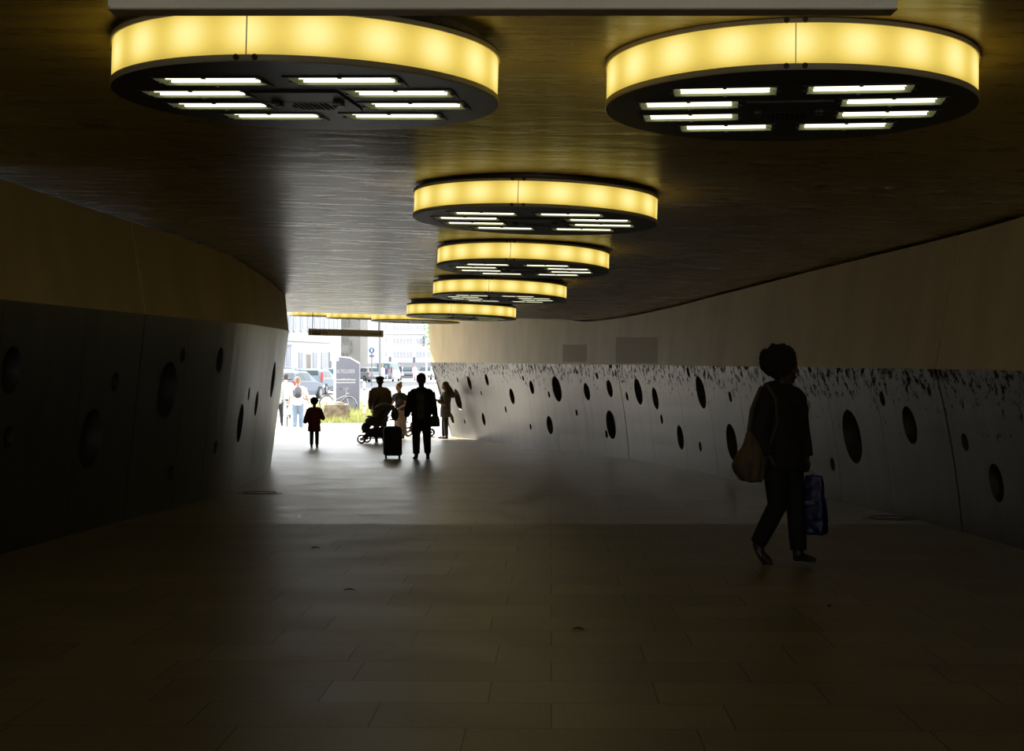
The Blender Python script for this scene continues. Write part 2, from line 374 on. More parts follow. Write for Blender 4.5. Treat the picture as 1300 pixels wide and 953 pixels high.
# painted-over patches on the right upper wall
pt = MB()
def patch(pxa, pxb, pya, pyb):
    q = []
    for px, py in ((pxa,pyb),(pxb,pyb),(pxb,pya),(pxa,pya)):
        s = None
        for st in (20,30,36,40):
            s = solve(right_up, px, py, st)
            if s: break
        if not s: return
        q.append(s)
    n = 8; g = []
    for j in range(3):
        for i in range(n+1):
            t = i/n; u = j/2
            y = (q[0][0]*(1-t)+q[1][0]*t)*(1-u)+(q[3][0]*(1-t)+q[2][0]*t)*u; v = (q[0][1]*(1-t)+q[1][1]*t)*(1-u)+(q[3][1]*(1-t)+q[2][1]*t)*u
            g.append(right_up(y, v)+Vector((-.004,0,0)))
    pt.add(g, [(j*(n+1)+i, j*(n+1)+i+1, (j+1)*(n+1)+i+1, (j+1)*(n+1)+i) for j in range(2) for i in range(n)])
patch(714.5, 745, 437, 459.5); patch(782, 835, 428, 461)
if pt.v: pt.build('painted_patch', mat('patch_paint', (.38,.29,.13), .68, spec=.3), wru)

def grid(name, fx0, fx1, fz, ya, yb, nx, ny, m, flip=False):
    g = MB(); vs = []
    for j in range(ny+1):
        y = ya+(yb-ya)*j/ny; a, b = fx0(y), fx1(y)
        for i in range(nx+1): x = a+(b-a)*i/nx; vs.append((x, y, fz(x,y)))
    fs = [(j*(nx+1)+i, j*(nx+1)+i+1, (j+1)*(nx+1)+i+1, (j+1)*(nx+1)+i) for j in range(ny) for i in range(nx)]
    if flip: fs = [f[::-1] for f in fs]
    g.add(vs, fs); return g.build(name, m, fix=False)
def ysteps(*_): pass
# floor split at the grade break; near stretch toned darker to imitate dimmer reflection
def floor_piece(name, ys, near, label):
    fl = MB(); vs = []
    for y in ys: vs += [(-16, y, Fz(y)), (-8,y,Fz(y)), (0,y,Fz(y)), (6.2, y, Fz(y))]
    fl.add(vs, [(j*4+i, j*4+i+1, (j+1)*4+i+1, (j+1)*4+i) for j in range(len(ys)-1) for i in range(3)])
    tag(fl.build(name, floor_material(near), fix=False), label, 'floor', kind='structure')
floor_piece('floor', [15.5,20,25,30,35,38,41,45,48.5], False, 'smooth stone slabs sloping down to the exit of the underpass')
floor_piece('floor_near', [-12,0,8,15.5], True, 'matt stone slabs in the foreground, toned darker for the dimmer reflection before the slope change')
ce = grid('ceiling', lambda y: BL(y)-.3, lambda y: BR(y)+.6, Cz, Y0, 46.6, 14, 130, ceiling_material(), True)
for p in ce.data.polygons: p.use_smooth = True
tag(ce, 'bronze coloured textured ceiling of the underpass', 'ceiling', kind='structure')
m_con = mat('concrete', (.42,.41,.38), .8, var=.15, vscale=2, bump=.2)
bk = MB(); bk.box(-5.6,-2.6,-12.3,-12,-1.6,2.4); bk.box(2.6,5.2,-12.3,-12,-1.6,2.4); bk.box(-2.6,2.6,-12.3,-12,.75,2.4); tag(bk.build('wall_back_added', mat('back_wall', (.10,.085,.05), .8)), 'dark end wall added behind the viewer, with an opening added to light the near sign', 'wall', kind='structure')  # unseen wall added to keep the foreground dark; opening lets daylight onto near sign
# bridge deck fascia and wing ends at the exit
fa = MB(); fa.prism([(-12.5,Cz(-11,46.6)-.02),(1.5,Cz(0,46.6)-.02),(1.5,3.0),(-12.5,3.0)], 46.6, 46.95)
tag(fa.build('wall_exit_fascia', m_con), 'concrete edge of the bridge deck over the exit', 'wall', kind='structure')
we = MB(); e0, e1 = right_low(45.6,0), right_low(45.6,1); e2 = right_up(45.6,1)
we.prism([(e0.x,e0.z),(e1.x,e1.z),(e2.x,e2.z),(e2.x+3,e2.z+.3),(e0.x+3,e0.z)], 45.6, 46.5)
tag(we.build('wall_exit_right', m_con), 'pale concrete end of the right wall at the exit', 'wall', kind='structure')

# ------------------------------------------------------------------ lamps
m_dark = mat('lamp_housing', (.045,.04,.036), .42, .35, var=.2, vscale=4, bump=.1, bscale=20)
m_rim = mat('lamp_rim', (.50,.44,.28), .5); m_bolt = mat('bolt', (.06,.04,.03), .5, .6)
m_diff = diffuser_material(); m_tube = mat('fluorescent_tube', (.8,.8,.7), .4, emit=(1,.97,.72), es=TUBE_E)
m_tray = mat('strip_reflector', (.50,.53,.32), .5)
LR = 1.025
def ringpts(r, z, n=72): return [(r*math.cos(2*PI*k/n), r*math.sin(2*PI*k/n), z) for k in range(n)]
def make_lamp():
    root = empty('ceiling_lamp', (0,0,0))
    h = MB(); h.loft([ringpts(LR*.93,.40), ringpts(LR*.93,.262), ringpts(LR*1.0,.262), ringpts(LR*1.004,.245), ringpts(LR*.99,.245)], cap=True)
    h.build('housing', m_dark, root, fix=True)
    t = MB(); t.loft([ringpts(LR*.99,.247), ringpts(LR*1.006,.247), ringpts(LR*1.006,.225), ringpts(LR*.99,.225)], cap=False)
    t.build('upper_rim', m_rim, root)
    t = MB(); t.loft([ringpts(LR*.985,.030), ringpts(LR*1.006,.030), ringpts(LR*1.006,.006), ringpts(LR*1.0,0)], cap=False)
    t.build('lower_rim', m_rim, root)
    d = MB(); d.loft([ringpts(LR*.997,.03,144), ringpts(LR*.997,.225,144)], cap=False); o = d.build('diffuser', m_diff, root, smooth=True)
    for a in (-90, 90):
        sm = MB(); T = Matrix.Rotation(R_(a), 4, 'Z'); sm.box(LR*.996, LR*1.003, -.0022, .0022, .03, .225, T); sm.build('diffuser_seam', m_rim, root)
    for a in (-90, 90):
        for s in (-.045, .045):
            for z in (.017, .237):
                b = MB(); T = Matrix.Rotation(R_(a)+s/LR, 4, 'Z'); b.tube([(LR*1.0,0,z),(LR*1.016,0,z)], .014, 10, T); b.build('bolt', m_bolt, root)
    # bottom plate with eight rectangular openings
    rows = [(-.53,.08),(-.18,.28),(.18,.28),(.53,.08)]; W, DD = .54, .20
    rects = []
    for y, x in rows:
        rects.append((x, x+W, y-DD/2, y+DD/2)); rects.append((-x-W, -x, y-DD/2, y+DD/2))
    P = [Vector(q[:2]) for q in ringpts(LR,0)]; n = len(P); E = [(i,(i+1)%n) for i in range(n)]
    for (a,b,c,d_) in rects:
        k = len(P); P += [Vector((a,c)), Vector((b,c)), Vector((b,d_)), Vector((a,d_))]; E += [(k,k+1),(k+1,k+2),(k+2,k+3),(k+3,k)]
    vo, _, fo, *_r = delaunay_2d_cdt(P, E, [], 0, 1e-6); fs = []
    for f in fo:
        c = sum((vo[i] for i in f), Vector((0,0)))/len(f)
        if not any(a < c.x < b and c_ < c.y < d_ for (a,b,c_,d_) in rects): fs.append(tuple(f))
    p = MB(); p.add([(v.x, v.y, 0) for v in vo], fs); p.build('bottom_plate', m_dark, root, fix=False)
    for (a,b,c,d_) in rects:
        t = MB(); zt = .034
        t.add([(a,c,0),(b,c,0),(b,d_,0),(a,d_,0),(a+.03,c+.01,zt),(b-.03,c+.01,zt),(b-.03,d_-.01,zt),(a+.03,d_-.01,zt)], [(0,1,5,4),(1,2,6,5),(2,3,7,6),(3,0,4,7),(4,5,6,7)])
        o = t.build('light_strip', m_tray, root)
        u = MB()
        for yy in (c+.085, d_-.030): u.tube([(a+.035,yy,.013),(b-.035,yy,.013)], .007, 8)
        u.build('tube', m_tube, o)
        fr = MB(); g = .022
        for (x0,x1,y0_,y1_) in ((a-g,b+g,c-g,c),(a-g,b+g,d_,d_+g),(a-g,a,c,d_),(b,b+g,c,d_)): fr.box(x0,x1,y0_,y1_,-.004,.002)
        for (x, y) in ((a-.01,(c+d_)/2),(b+.01,(c+d_)/2),((a+b)/2,c-.010),((a+b)/2,d_+.010)): fr.box(x-.010,x+.010,y-.010,y+.010,-.009,-.003)
        fr.build('strip_frame', m_dark, o)
    c = MB(); c.box(-.235,.235,-.26,.005,-.010,.001); c.box(-.235,.235,.02,.27,-.010,.001)
    for s in (-.17,.17):
        for y in (-.02,.05): c.box(s-.02,s+.02,y-.015,y+.015,-.025,-.008)
    hd = c.build('hatch', m_dark, root)
    v = MB()
    for i in range(9):
        for j in range(7):
            x, y = (i-4)*.028, .14+(j-3)*.028
            if math.hypot(x, y-.14) < .12: v.tube([(x,y,-.0105),(x,y,-.012)], .009, 6)
    v.build('vent_hole', mm('dark_gap'), hd)
    return root
lamp0 = make_lamp()
LAMPS = [(-1.10,8.05,1.420,'big round yellow lamp left of the pair, partly behind the near hanging sign'),(1.555,8.42,1.43,'big round yellow lamp right of the pair, nearest the right wall'),
 (.195,12.62,1.197,'single round yellow lamp just beyond the pair of big lamps'),(.13,17.85,1.121,'round yellow lamp second along the single centre row'),(-.19,22.95,1.000,'round yellow lamp third along the centre row, before the smallest full disc'),
 (-.95,28.05,.862,'last round yellow lamp whose dark underside still shows'),(-2.25,34.9,.975,'thin edge of yellow lamp reaching over the right end of the far sign'),(-3.95,40.2,1.20,'thin edge of yellow lamp above the middle of the far sign'),(-5.7,45.2,1.43,'faintest farthest yellow lamp edge near the left wall'),
 (-1.25,1.75,1.62,'added round yellow lamp above the viewer on the left, unseen, brightens the near sign'),  # unseen pair added to brighten the face of the near hanging sign
 (1.35,1.85,1.60,'added round yellow lamp above the viewer on the right, unseen, brightens the near sign')]
for i, (x, y, z, lab) in enumerate(LAMPS):
    o = lamp0 if i == 0 else copy_tree(lamp0)
    sy = (0,-.024,-.018,-.036,-.03,-.02,-.01,0,0,0,0)[i]; o.scale = (1,1,1.04 if i in (0,1,9,10) else .90)
    if i >= 7: sy = .02
    o.location = (x, y, z); 
    Mx = Matrix.Rotation(R_(-8.5), 4, 'Z'); tilt = Vector(((.026,.012,.033,.033,.033,.03,.02,.02,.02,0,0)[i], -sy, 1)).normalized()
    q = Vector((0,0,1)).rotation_difference(tilt).to_matrix().to_4x4(); o.rotation_euler = (q @ Mx).to_euler()
    tag(o, lab, 'lamp', 'round yellow ceiling lamps')

# ------------------------------------------------------------------ hanging signs
m_sign = mat('sign_face', (.82,.78,.70), .45, var=.06, vscale=3); m_blk = mat('sign_black', (.02,.018,.016), .5); m_rod = mat('sign_rod', (.08,.075,.07), .5, .6); m_red = mat('sign_maroon', (.10,.045,.035), .5)
def sign(name, xa, xb, y, zb, h, roll, label, near):
    L = xb-xa; r = empty(name, ((xa+xb)/2, y, zb), label=label, cat='sign', rot=(0, roll, 0))
    b = MB(); hh = h; c = .008
    b.prism([(-L/2+c,0),(L/2-c,0),(L/2,c),(L/2,hh-c),(L/2-c,hh),(-L/2+c,hh),(-L/2,hh-c),(-L/2,c)], -.03, .03); b.build('panel', m_sign, r)
    b = MB(); b.box(-L/2,L/2,-.034,.034,-.004,.0); b.build('edge_strip', m_rim, r)
    g = MB(); s = .097; z0 = .02; f0, f1 = -.033, -.0305
    # arrow
    g.prism([(-L/2+.045,z0-.001),(-L/2+.053,z0-.001),(-L/2+.053,z0+.05),(-L/2+.07,z0+.05),(-L/2+.049,z0+.09),(-L/2+.028,z0+.05),(-L/2+.045,z0+.05)], f0, f1)
    for k in range(2): a = -L/2+.105+k*(s+.011); g.box(a, a+s, f0, f1, z0, z0+s)
    g.build('pictogram', m_blk, r)
    w = MB(); a = -L/2+.105   # simple white tram and train signs in the squares
    for k in range(2):
        q = a+k*(s+.011)
        w.box(q+.025,q+.072,f0-.002,f0,z0+.035,z0+.08); 
    w.build('pictogram_mark', m_sign, r)
    t = MB()   # illegible small lettering
    x = -L/2+.34; random.seed(3)
    for k in range(9):
        wd = random.uniform(.008,.016); hg = random.choice((.03,.042)); t.box(x,x+wd,f0,f1,z0+.03,z0+.03+hg); x += wd+.006
    x = L/2-.33
    for k in range(11):
        wd = random.uniform(.008,.016); hg = random.choice((.03,.03,.042)); t.box(x,x+wd,f0,f1,z0+.03,z0+.03+hg); x += wd+.006
        if x > L/2-.12: break
    t.build('lettering', m_blk, r)
    t = MB()
    if near:
        for q in (949,991,1033):
            a = (q-CX)*3.6/F_PX-(xa+xb)/2; t.box(a, a+.070, f0, f1, z0+.002, z0+.072)
        t.build('maroon_square', m_red, r)
        t = MB(); random.seed(12)
        for k in range(26):
            a = (random.uniform(1078,1118)-CX)*3.6/F_PX-(xa+xb)/2; z = random.uniform(.01,.06); t.ell((a,-.031,z),(random.uniform(.003,.008),.0012,random.uniform(.002,.006)),6,4)
        t.build('scraped_sticker', mat('scraped', (.82,.80,.74), .7), r)
    else:
        t.prism([(L/2-.075,z0+.01),(L/2-.055,z0+.05),(L/2-.065,z0+.1),(L/2-.09,z0+.1),(L/2-.095,z0+.05)], f0, f1); t.build('arrow_sign', m_blk, r)
    for sx, off in ((-1,.10),(1,.12)):
        b = MB(); X = sx*(L/2-off); wx = (xa+xb)/2+X
        top = Cz(wx, y)-zb+.03; b.tube([(X,0,h-.01),(X,0,top)], .011, 8); b.build('rod', m_rod, r)
    return r
sign('hanging_sign', -.964, .919, 3.6, .849, .16, 0., 'pale grey hanging direction sign cut off by the top of the photo', True)
sign('hanging_sign', -5.17, -3.27, 38, .712, .165, R_(1.45), 'small brownish hanging direction sign on two rods at the far exit', False)

# ------------------------------------------------------------------ ground outside
gm = MB()
ysx = [48.5,52,55,58.5,62,66,70,76,90,110,132,150,180,230,330]
def gstrip(name, ya, yb, xa, xb, m, dz=0, lab=None):
    b = MB(); yl = sorted(set([ya,yb]+[y for y in ysx if ya < y < yb]))
    vs = []
    for y in yl: vs += [(xa,y,Fz(y)+dz),(xb,y,Fz(y)+dz)]
    b.add(vs, [(2*j,2*j+1,2*j+3,2*j+2) for j in range(len(yl)-1)]); return tag(b.build(name, m, fix=False), lab, name.split('.')[0], kind='structure')
m_pave = mat('sunlit_pavement', (.40,.385,.355), .8, var=.06, vscale=2); m_asph = mat('asphalt', (.10,.102,.108), .85, var=.1, vscale=3)
gstrip('pavement', 48.5, 84, -60, 45, m_pave, 0, 'pale sunlit pavement outside the exit')
gstrip('road', 84, 150, -70, 45, m_asph, 0, 'grey asphalt road and parking area outside')
gstrip('pavement', 150, 330, -120, 90, m_pave, 0, 'pale far pavement in front of the houses')
# side approach grounds at the exit
b = MB(); b.box(-60,-15.9,40,48.6,-2.35,-2.2); tag(b.build('ground', m_pave), 'pavement beside the exit', 'ground', kind='structure')

def G(px, d): return Vector(((px-CX)*d/F_PX, d, Fz(d)))
# grass
m_grass = mat('grass_blades', (.27,.275,.075), .7); m_soil = mat('grass_soil', (.24,.245,.10), .9, var=.3, vscale=3)
gr = MB(); random.seed(5)
def gx(px, d): return (px-CX)*d/F_PX
ga = [(gx(395,55.5),55.5),(gx(480,55.5),55.5),(gx(474,63),63),(gx(466,82),82),(gx(360,82),82),(gx(392,63),63)]
gr.add([(x,y,Fz(y)+.02) for x, y in ga], [(0,1,2,5),(5,2,3,4)])
for k in range(5200):
    y = 55.6+ (random.random()**1.5)*16; x = random.uniform(gx(395,y), gx(474,y)); h = random.uniform(.06,.22)*(1 if random.random() < .9 else 1.8); w = .012
    a = random.uniform(0,PI); dx, dy = math.cos(a)*w, math.sin(a)*w; lx, ly = random.uniform(-.07,.07), random.uniform(-.07,.07); z = Fz(y)+.015
    gr.add([(x-dx,y-dy,z),(x+dx,y+dy,z),(x+lx,y+ly,z+h)], [(0,1,2)], mi=1)
tag(gr.build('grass', [m_soil, m_grass], fix=False), 'sunlit yellow green grass strip outside the exit around the boulder', 'grass', kind='stuff')

# boulder
def rock(name, c, sz, label, seed):
    r = MB(); r.ell((0,0,.45*sz[2]), (sz[0]*.55, sz[1]*.55, sz[2]*.62), 24, 16); r.box(-sz[0]*.46,sz[0]*.46,-sz[1]*.4,sz[1]*.4,-.03,sz[2]*.93)
    def dsp(co, no):
        n1 = noise.noise(co*2.2+Vector((seed,0,0)))*.10 + noise.noise(co*6+Vector((0,seed,0)))*.04; return no*n1
    o = r.remesh(name, mat('boulder_stone', (.13,.095,.06), .9, var=.45, vscale=3, bump=.6, bscale=9), None, .035, 2, dsp)
    for p in o.data.polygons: p.use_smooth = False
    o.location = c; return tag(o, label, 'boulder')
rock('boulder', G(427,57.5)+Vector((0,0,-.02)), (.98,.8,.66), 'squat flat-topped brown boulder on the grass in front of the bicycle', 3.1)

# monolith sign
c = G(441,64.2); mo = empty('monolith_sign', c, R_(-4), 'grey violet monolith board with white lettering and a slanted top outside', 'sign')
k = 64.2/F_PX
def mp_(px, py): return ((px-441)*k, -(py-HY)*k - c.z)
b = MB(); out = [mp_(426.5,524),mp_(456.8,524),mp_(457,461),mp_(444.5,454),mp_(433,453),mp_(429,454.5),mp_(427,458)]
b.prism(out, -.12, .12); b.build('board', mat('monolith_paint', (.085,.083,.11), .5, var=.05), mo)
b = MB(); b.tube([ (p[0],-.10,p[1]) for p in (mp_(457,461),mp_(444.5,454),mp_(433,453))], .028, 6); b.build('top_edge', mm('white_paint', (.8,.8,.8), .5), mo)
def text(s, size, loc, parent, m, name='lettering', wfit=None):
    cu = D.curves.new('t', 'FONT'); cu.body = s; cu.size = size; cu.extrude = .006; cu.align_x = 'LEFT'
    t = D.objects.new('t', cu); COL.objects.link(t); dg = bpy.context.evaluated_depsgraph_get(); dg.update()
    me = D.meshes.new_from_object(t.evaluated_get(dg)); D.objects.remove(t)
    w = max(v.co.x for v in me.vertices)-min(v.co.x for v in me.vertices); sc = (wfit/w if wfit else 1)
    for v in me.vertices: x, y, z = v.co; v.co = (x*sc, -z, y)
    me.materials.clear(); me.materials.append(m); o = D.objects.new(name, me); COL.objects.link(o); o.parent = parent; o.location = loc; return o
m_let = mat('letter_white', (.32,.32,.33), .7)
q = mp_(427.8,473.5); text('ALTEGLEISER', .235, (q[0],-.13,q[1]), mo, m_let, wfit=.80)
q = mp_(427.5,482.5); l2 = MB(); random.seed(9)
for row, wd in ((0,.82),(1,.79)):
    x = 0
    while x < wd:
        w_ = random.uniform(.022,.045); hh = random.choice((.05,.05,.07)); l2.box(q[0]+x,q[0]+x+w_,-.128,-.12,q[1]-row*.125,q[1]-row*.125+hh); x += w_+.010
l2.build('small_lettering', m_let, mo)

# white post with pale panel, striped post, round traffic sign, lamp post, flag pole
m_white = M['white_paint']
c = G(425,62.5); k = 62.5/F_PX; r = empty('information_post', c, 0, 'white post carrying a tall pale panel beside the monolith board', 'post')
b = MB(); b.tube([(0,0,0),(0,0,(HY-430)*k-c.z)], .045, 12); b.build('pole', m_white, r)
b = MB(); b.box((419.5-425)*k,(430-425)*k,-.06,-.02,(HY-458)*k-c.z,(HY-430)*k-c.z); b.build('panel', m_white, r)
b = MB(); b.prism([(-.13,2.55),(.02,2.55),(.02,2.7),(-.02,2.82),(-.11,2.75)], -.066,-.06); b.build('emblem', mm('pale_green', (.55,.75,.5), .6), r)
c = G(462.5,58.5); r = empty('barrier_post', c, 0, 'white roadside post with two red bands and a dark band beside the grass', 'post'); k = 58.5/F_PX
b = MB(); b.tube([(0,0,0),(0,0,1.42)], .045, 12); b.ell((0,0,1.42),(.045,.045,.03),12,6); b.build('pole', m_white, r)
for py, mt in ((526,'red'),(515,'red'),(494,'ink')):
    z = (HY-py)*k-c.z; b = MB(); b.tube([(0,0,z-.025),(0,0,z+.025)], .052, 12); b.build('band', mm('sign_red', (.5,.03,.03), .5) if mt == 'red' else m_blk, r)
c = G(472,122); k = 122/F_PX; r = empty('traffic_sign', c, 0, 'round blue traffic sign on a thin post before the white houses', 'sign')
b = MB(); b.tube([(0,0,0),(0,0,(HY-441)*k-c.z)], .05, 8); b.build('pole', mm('grey_metal', (.16,.165,.175), .5, .5), r)
z = (HY-444.7)*k-c.z; b = MB(); b.tube([(0,-.06,z),(0,-.09,z)], .235, 24); b.build('sign_disc', mm('sign_blue', (.03,.085,.15), .5), r)
b = MB(); b.prism([(-.03,z-.13),(.03,z-.13),(.03,z+.04),(.08,z+.04),(0,z+.15),(-.08,z+.04),(-.03,z+.04)], -.10,-.091); b.build('white_arrow', m_white, r)
z = (HY-451.8)*k-c.z; b = MB(); b.box(-.19,.19,-.09,-.06,z-.09,z+.09); b.build('lower_plate', mm('dark_violet', (.09,.06,.12), .5), r)
c = G(482.3,110); r = empty('lamp_post', c, 0, 'tall thin grey lamp post just below the right end of the far sign', 'lamp post')
b = MB(); b.tube([(0,0,0),(0,0,2.2),(0,0,7.5)], [.11,.08,.06], 10); b.build('pole', M['grey_metal'], r)
b = MB(); b.tube([(0,0,7.4),(.3,0,7.7),(1.0,0,7.8)], .05, 8); b.build('arm', M['grey_metal'], r); b = MB(); b.ell((1.3,0,7.76),(.4,.14,.08)); b.build('lamp_head', M['grey_metal'], r)
c = G(541.5,150); k = 150/F_PX; r = empty('flag_pole', c, 0, 'white pole standing close to the right tunnel wall end', 'pole')
b = MB(); b.tube([(0,0,0),(0,0,8.5)], [.10,.07], 10); b.build('pole', m_white, r); b = MB(); b.tube([(0,0,0),(0,0,.4)], .2, 10); b.build('base', m_white, r); b = MB(); b.ell((0,0,8.55),(.12,.12,.12)); b.build('finial', m_white, r)

# ------------------------------------------------------------------ buildings
def facade(root, m_wall, L, Hh, depth, rows, basez=0, T=None):
    b = MB(); b.box(0,L,0,depth,0,Hh); b.build('wall', m_wall, root)
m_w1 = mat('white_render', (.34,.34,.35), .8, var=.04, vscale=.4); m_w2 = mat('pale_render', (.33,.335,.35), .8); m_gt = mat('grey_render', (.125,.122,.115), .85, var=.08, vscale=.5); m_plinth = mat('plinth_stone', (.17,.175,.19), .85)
m_win = mat('window_glass', (.20,.22,.27), .4); m_frame = mat('window_frame', (.28,.285,.30), .6); m_brown = mat('brown_door', (.16,.11,.08), .6); m_dkdoor = mat('dark_door', (.06,.065,.09), .6)
def window(root, x, z, w, h, m=None, frame=True, name='window', y=-.03, fmat=None):
    b = MB(); t = .07
    b.box(x-t,x,y-.04,y+.02,z-t,z+h+t); b.box(x+w,x+w+t,y-.04,y+.02,z-t,z+h+t); b.box(x,x+w,y-.04,y+.02,z+h,z+h+t); b.box(x-t-.04,x+w+t+.04,y-.10,y+.02,z-t-.05,z)
    if name == 'window': b.box(x+w/2-.03,x+w/2+.03,y-.03,y+.02,z,z+h); b.box(x,x+w,y-.03,y+.02,z+h*.66,z+h*.66+.05)
    o = b.build(name, fmat or m_frame, root); p = MB(); p.box(x,x+w,y-.01,y+.02,z,z+h); p.build('pane', m or m_win, o); return o
# left oblique white house: facade from P0 to P1
P0 = Vector((gx(250,118),118)); P1 = Vector((gx(432,158),158)); L = (P1-P0).length; ang = math.atan2(P1.y-P0.y, P1.x-P0.x)
bl = empty('apartment_building', (P0.x,P0.y,-1.75), ang, 'long white house on the left with a grey window bay and a brown door', 'building', 'pale houses beyond the exit')
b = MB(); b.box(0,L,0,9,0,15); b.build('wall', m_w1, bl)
b = MB(); b.box(0,L,-.06,0,0,.7); b.build('plinth', m_plinth, bl)
def upx(px):    # distance along the oblique facade for an image column
    lo, hi = 0., L
    for _ in range(40):
        mid = (lo+hi)/2; p = P0.lerp(P1, mid/L)
        if CX+F_PX*p.x/p.y < px: lo = mid
        else: hi = mid
    return lo
def zpx(u, py): p = P0.lerp(P1, u/L); return (HY-py)*p.y/F_PX+1.75
for a, b_, y0_, y1_, mt in ((359,368.5,441,465,'bay'),(379.5,383,448,470,0),(389,393.5,450,480,'br'),(397.5,401,448,470,0),(408,413.5,448,468,0),(416.8,420,447,468,'dk'),(427,430,448,466,0)):
    u0, u1 = upx(a), upx(b_); zt = zpx(u0,y0_); zb = zpx(u0,y1_); w = u1-u0
    if mt == 'bay':
        for q in range(2): window(bl, u0+q*w/2+.1, zb, w/2-.25, zt-zb)
        bb = MB(); bb.box(u0-.15,u1+.15,-.10,-.005,.3,zb-.15); bb.box(u0-.15,u1+.15,-.12,-.005,zt+.1,zt+.3); bb.build('bay_panel', mm('bay_blue_grey', (.16,.17,.21), .7), bl)
    elif mt == 'br': window(bl, u0, .15, w, zt-.15, m_brown, name='door')
    elif mt == 'dk': window(bl, u0, .15, w, zt-.15, m_dkdoor, name='door')
    else: window(bl, u0, zb, w, zt-zb)
for px in (358.5,361.5,366,372,381,390,399,406,411,417,423,428):
    u0 = upx(px); u1 = upx(px+2.6); 
    for (ya, yb) in ((398,419),): window(bl, u0, zpx(u0,419), u1-u0, zpx(u0,401)-zpx(u0,419))
b = MB(); u = upx(380); b.box(0, L, -.10, 0, zpx(u,432)-.1, zpx(u,432)+.05); b.box(0,L,-.14,0,14.8,15.2); b.build('cornice', m_w2, bl)
# grey tower
d = 175; k = d/F_PX; c = Vector((gx(432.5,d), d, -1.75)); bt = empty('tower_house', c, 0, 'narrow grey gable house rising behind the monolith board', 'building', 'pale houses beyond the exit')
b = MB(); W = 25*k; b.box(0,W,0,9,0,16); b.build('wall', m_gt, bt)
for (a, y0_, y1_) in ((434.5,404,413),(438.5,404,413),(442,404,412),(434.8,427.5,434.5),(439.8,427.5,434.5),(435,448,455),(440,448,455),(444.8,432,440),(444.8,444,446)):
    x = (a-432.5)*k; z0 = (HY-y1_)*k+1.75; z1 = (HY-y0_)*k+1.75
    window(bt, x, z0, 2.0*k, z1-z0, mm('tower_glass', (.03,.03,.035), .3), fmat=m_gt)
b = MB(); b.box(-.1,W+.1,-.1,0,0,1.6); b.build('plinth', m_plinth, bt)
# right white house
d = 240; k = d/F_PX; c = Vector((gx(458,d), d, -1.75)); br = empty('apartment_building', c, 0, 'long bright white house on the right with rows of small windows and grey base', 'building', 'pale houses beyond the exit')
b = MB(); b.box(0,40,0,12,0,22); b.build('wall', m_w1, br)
b = MB(); b.box(18*k,40,-.15,0,0,(HY-460)*k+1.75); b.build('plinth', m_plinth, br)
cols = [489,500,504.3,508.5,512.7,517,521,529,533,537.5,542,546,551,556]
for px in cols:
    for (y0_, y1_) in ((446.5,452),(430,435),(413,418)):
        window(br, (px-458)*k, (HY-y1_)*k+1.75, 1.5*k, (y1_-y0_)*k, frame=True)
for px, y0_ in ((493.8,452.5),(524.3,453)): window(br, (px-458)*k, .1, 2.8*k, (HY-y0_)*k+1.6, m_dkdoor, name='door')
b = MB(); 
for y0_, y1_ in ((427,431.5),(433,436),(437.5,438.8)): b.box((537-458)*k,(538.6-458)*k,-.6,-.1,(HY-y1_)*k+1.75,(HY-y0_)*k+1.75)
b.build('vertical_sign', m_dkdoor, br)
b = MB(); b.box(0,40,-.3,0,(HY-424)*k+1.75,(HY-423)*k+1.75); b.box(0,40,-.4,0,21.8,22.3); b.build('cornice', m_w2, br)
# low wall / hedge line between the houses
b = MB(); d = 200; b.box(gx(456,d),gx(488,d),d,d+.3,-1.75,.1); tag(b.build('garden_wall', m_plinth), 'low grey wall in front of the white houses behind the traffic sign', 'wall')
# outer house filling the view to the right and left of the exit (seen by reflections and from aside)
b = MB(); b.box(-70,-31,150,160,-1.75,15); tag(b.build('row_house', m_w1), 'white house block hidden behind the left tunnel wall', 'building', 'pale houses beyond the exit')

# ------------------------------------------------------------------ tree near the exit
def tree(px, d, h, r, label, seed, n=2600, zc=None):
    random.seed(seed); c = G(px, d); t = empty('tree', c, 0, label, 'tree')
    b = MB(); b.tube([(0,0,0),(.05,0,h*.35),(.0,.05,h*.7)], [.16,.12,.05], 10)
    for k in range(7):
        a = k*2.4; z = h*(.35+.05*k); b.tube([(0,0,z),(math.cos(a)*r*.35,math.sin(a)*r*.35,z+.35),(math.cos(a)*r*.8,math.sin(a)*r*.8,z+.7)], [.05,.03,.012], 6)
    b.build('trunk', mm('bark', (.12,.09,.06), .9), t)
    f = MB()
    for k in range(n):
        u = Vector((random.gauss(0,1),random.gauss(0,1),random.gauss(0,1))).normalized()*(random.random()**.4)
        p = Vector((u.x*r,u.y*r,h*.72+u.z*h*.33)); a = Vector((random.gauss(0,1),random.gauss(0,1),random.gauss(0,.5))).normalized(); q = a.cross(Vector((random.gauss(0,1),random.gauss(0,1),random.gauss(0,1)))).normalized(); s = random.uniform(.05,.10)
        f.add([p-a*s, p+q*s*.5, p+a*s, p-q*s*.5], [(0,1,2,3)])
    f.build('crown', mm('leaf_green', (.16,.30,.05), .6), t, fix=False)
tree(573, 56, 5.2, 1.05, 'small green tree at the exit, leaf tips showing past the right wall', 4)

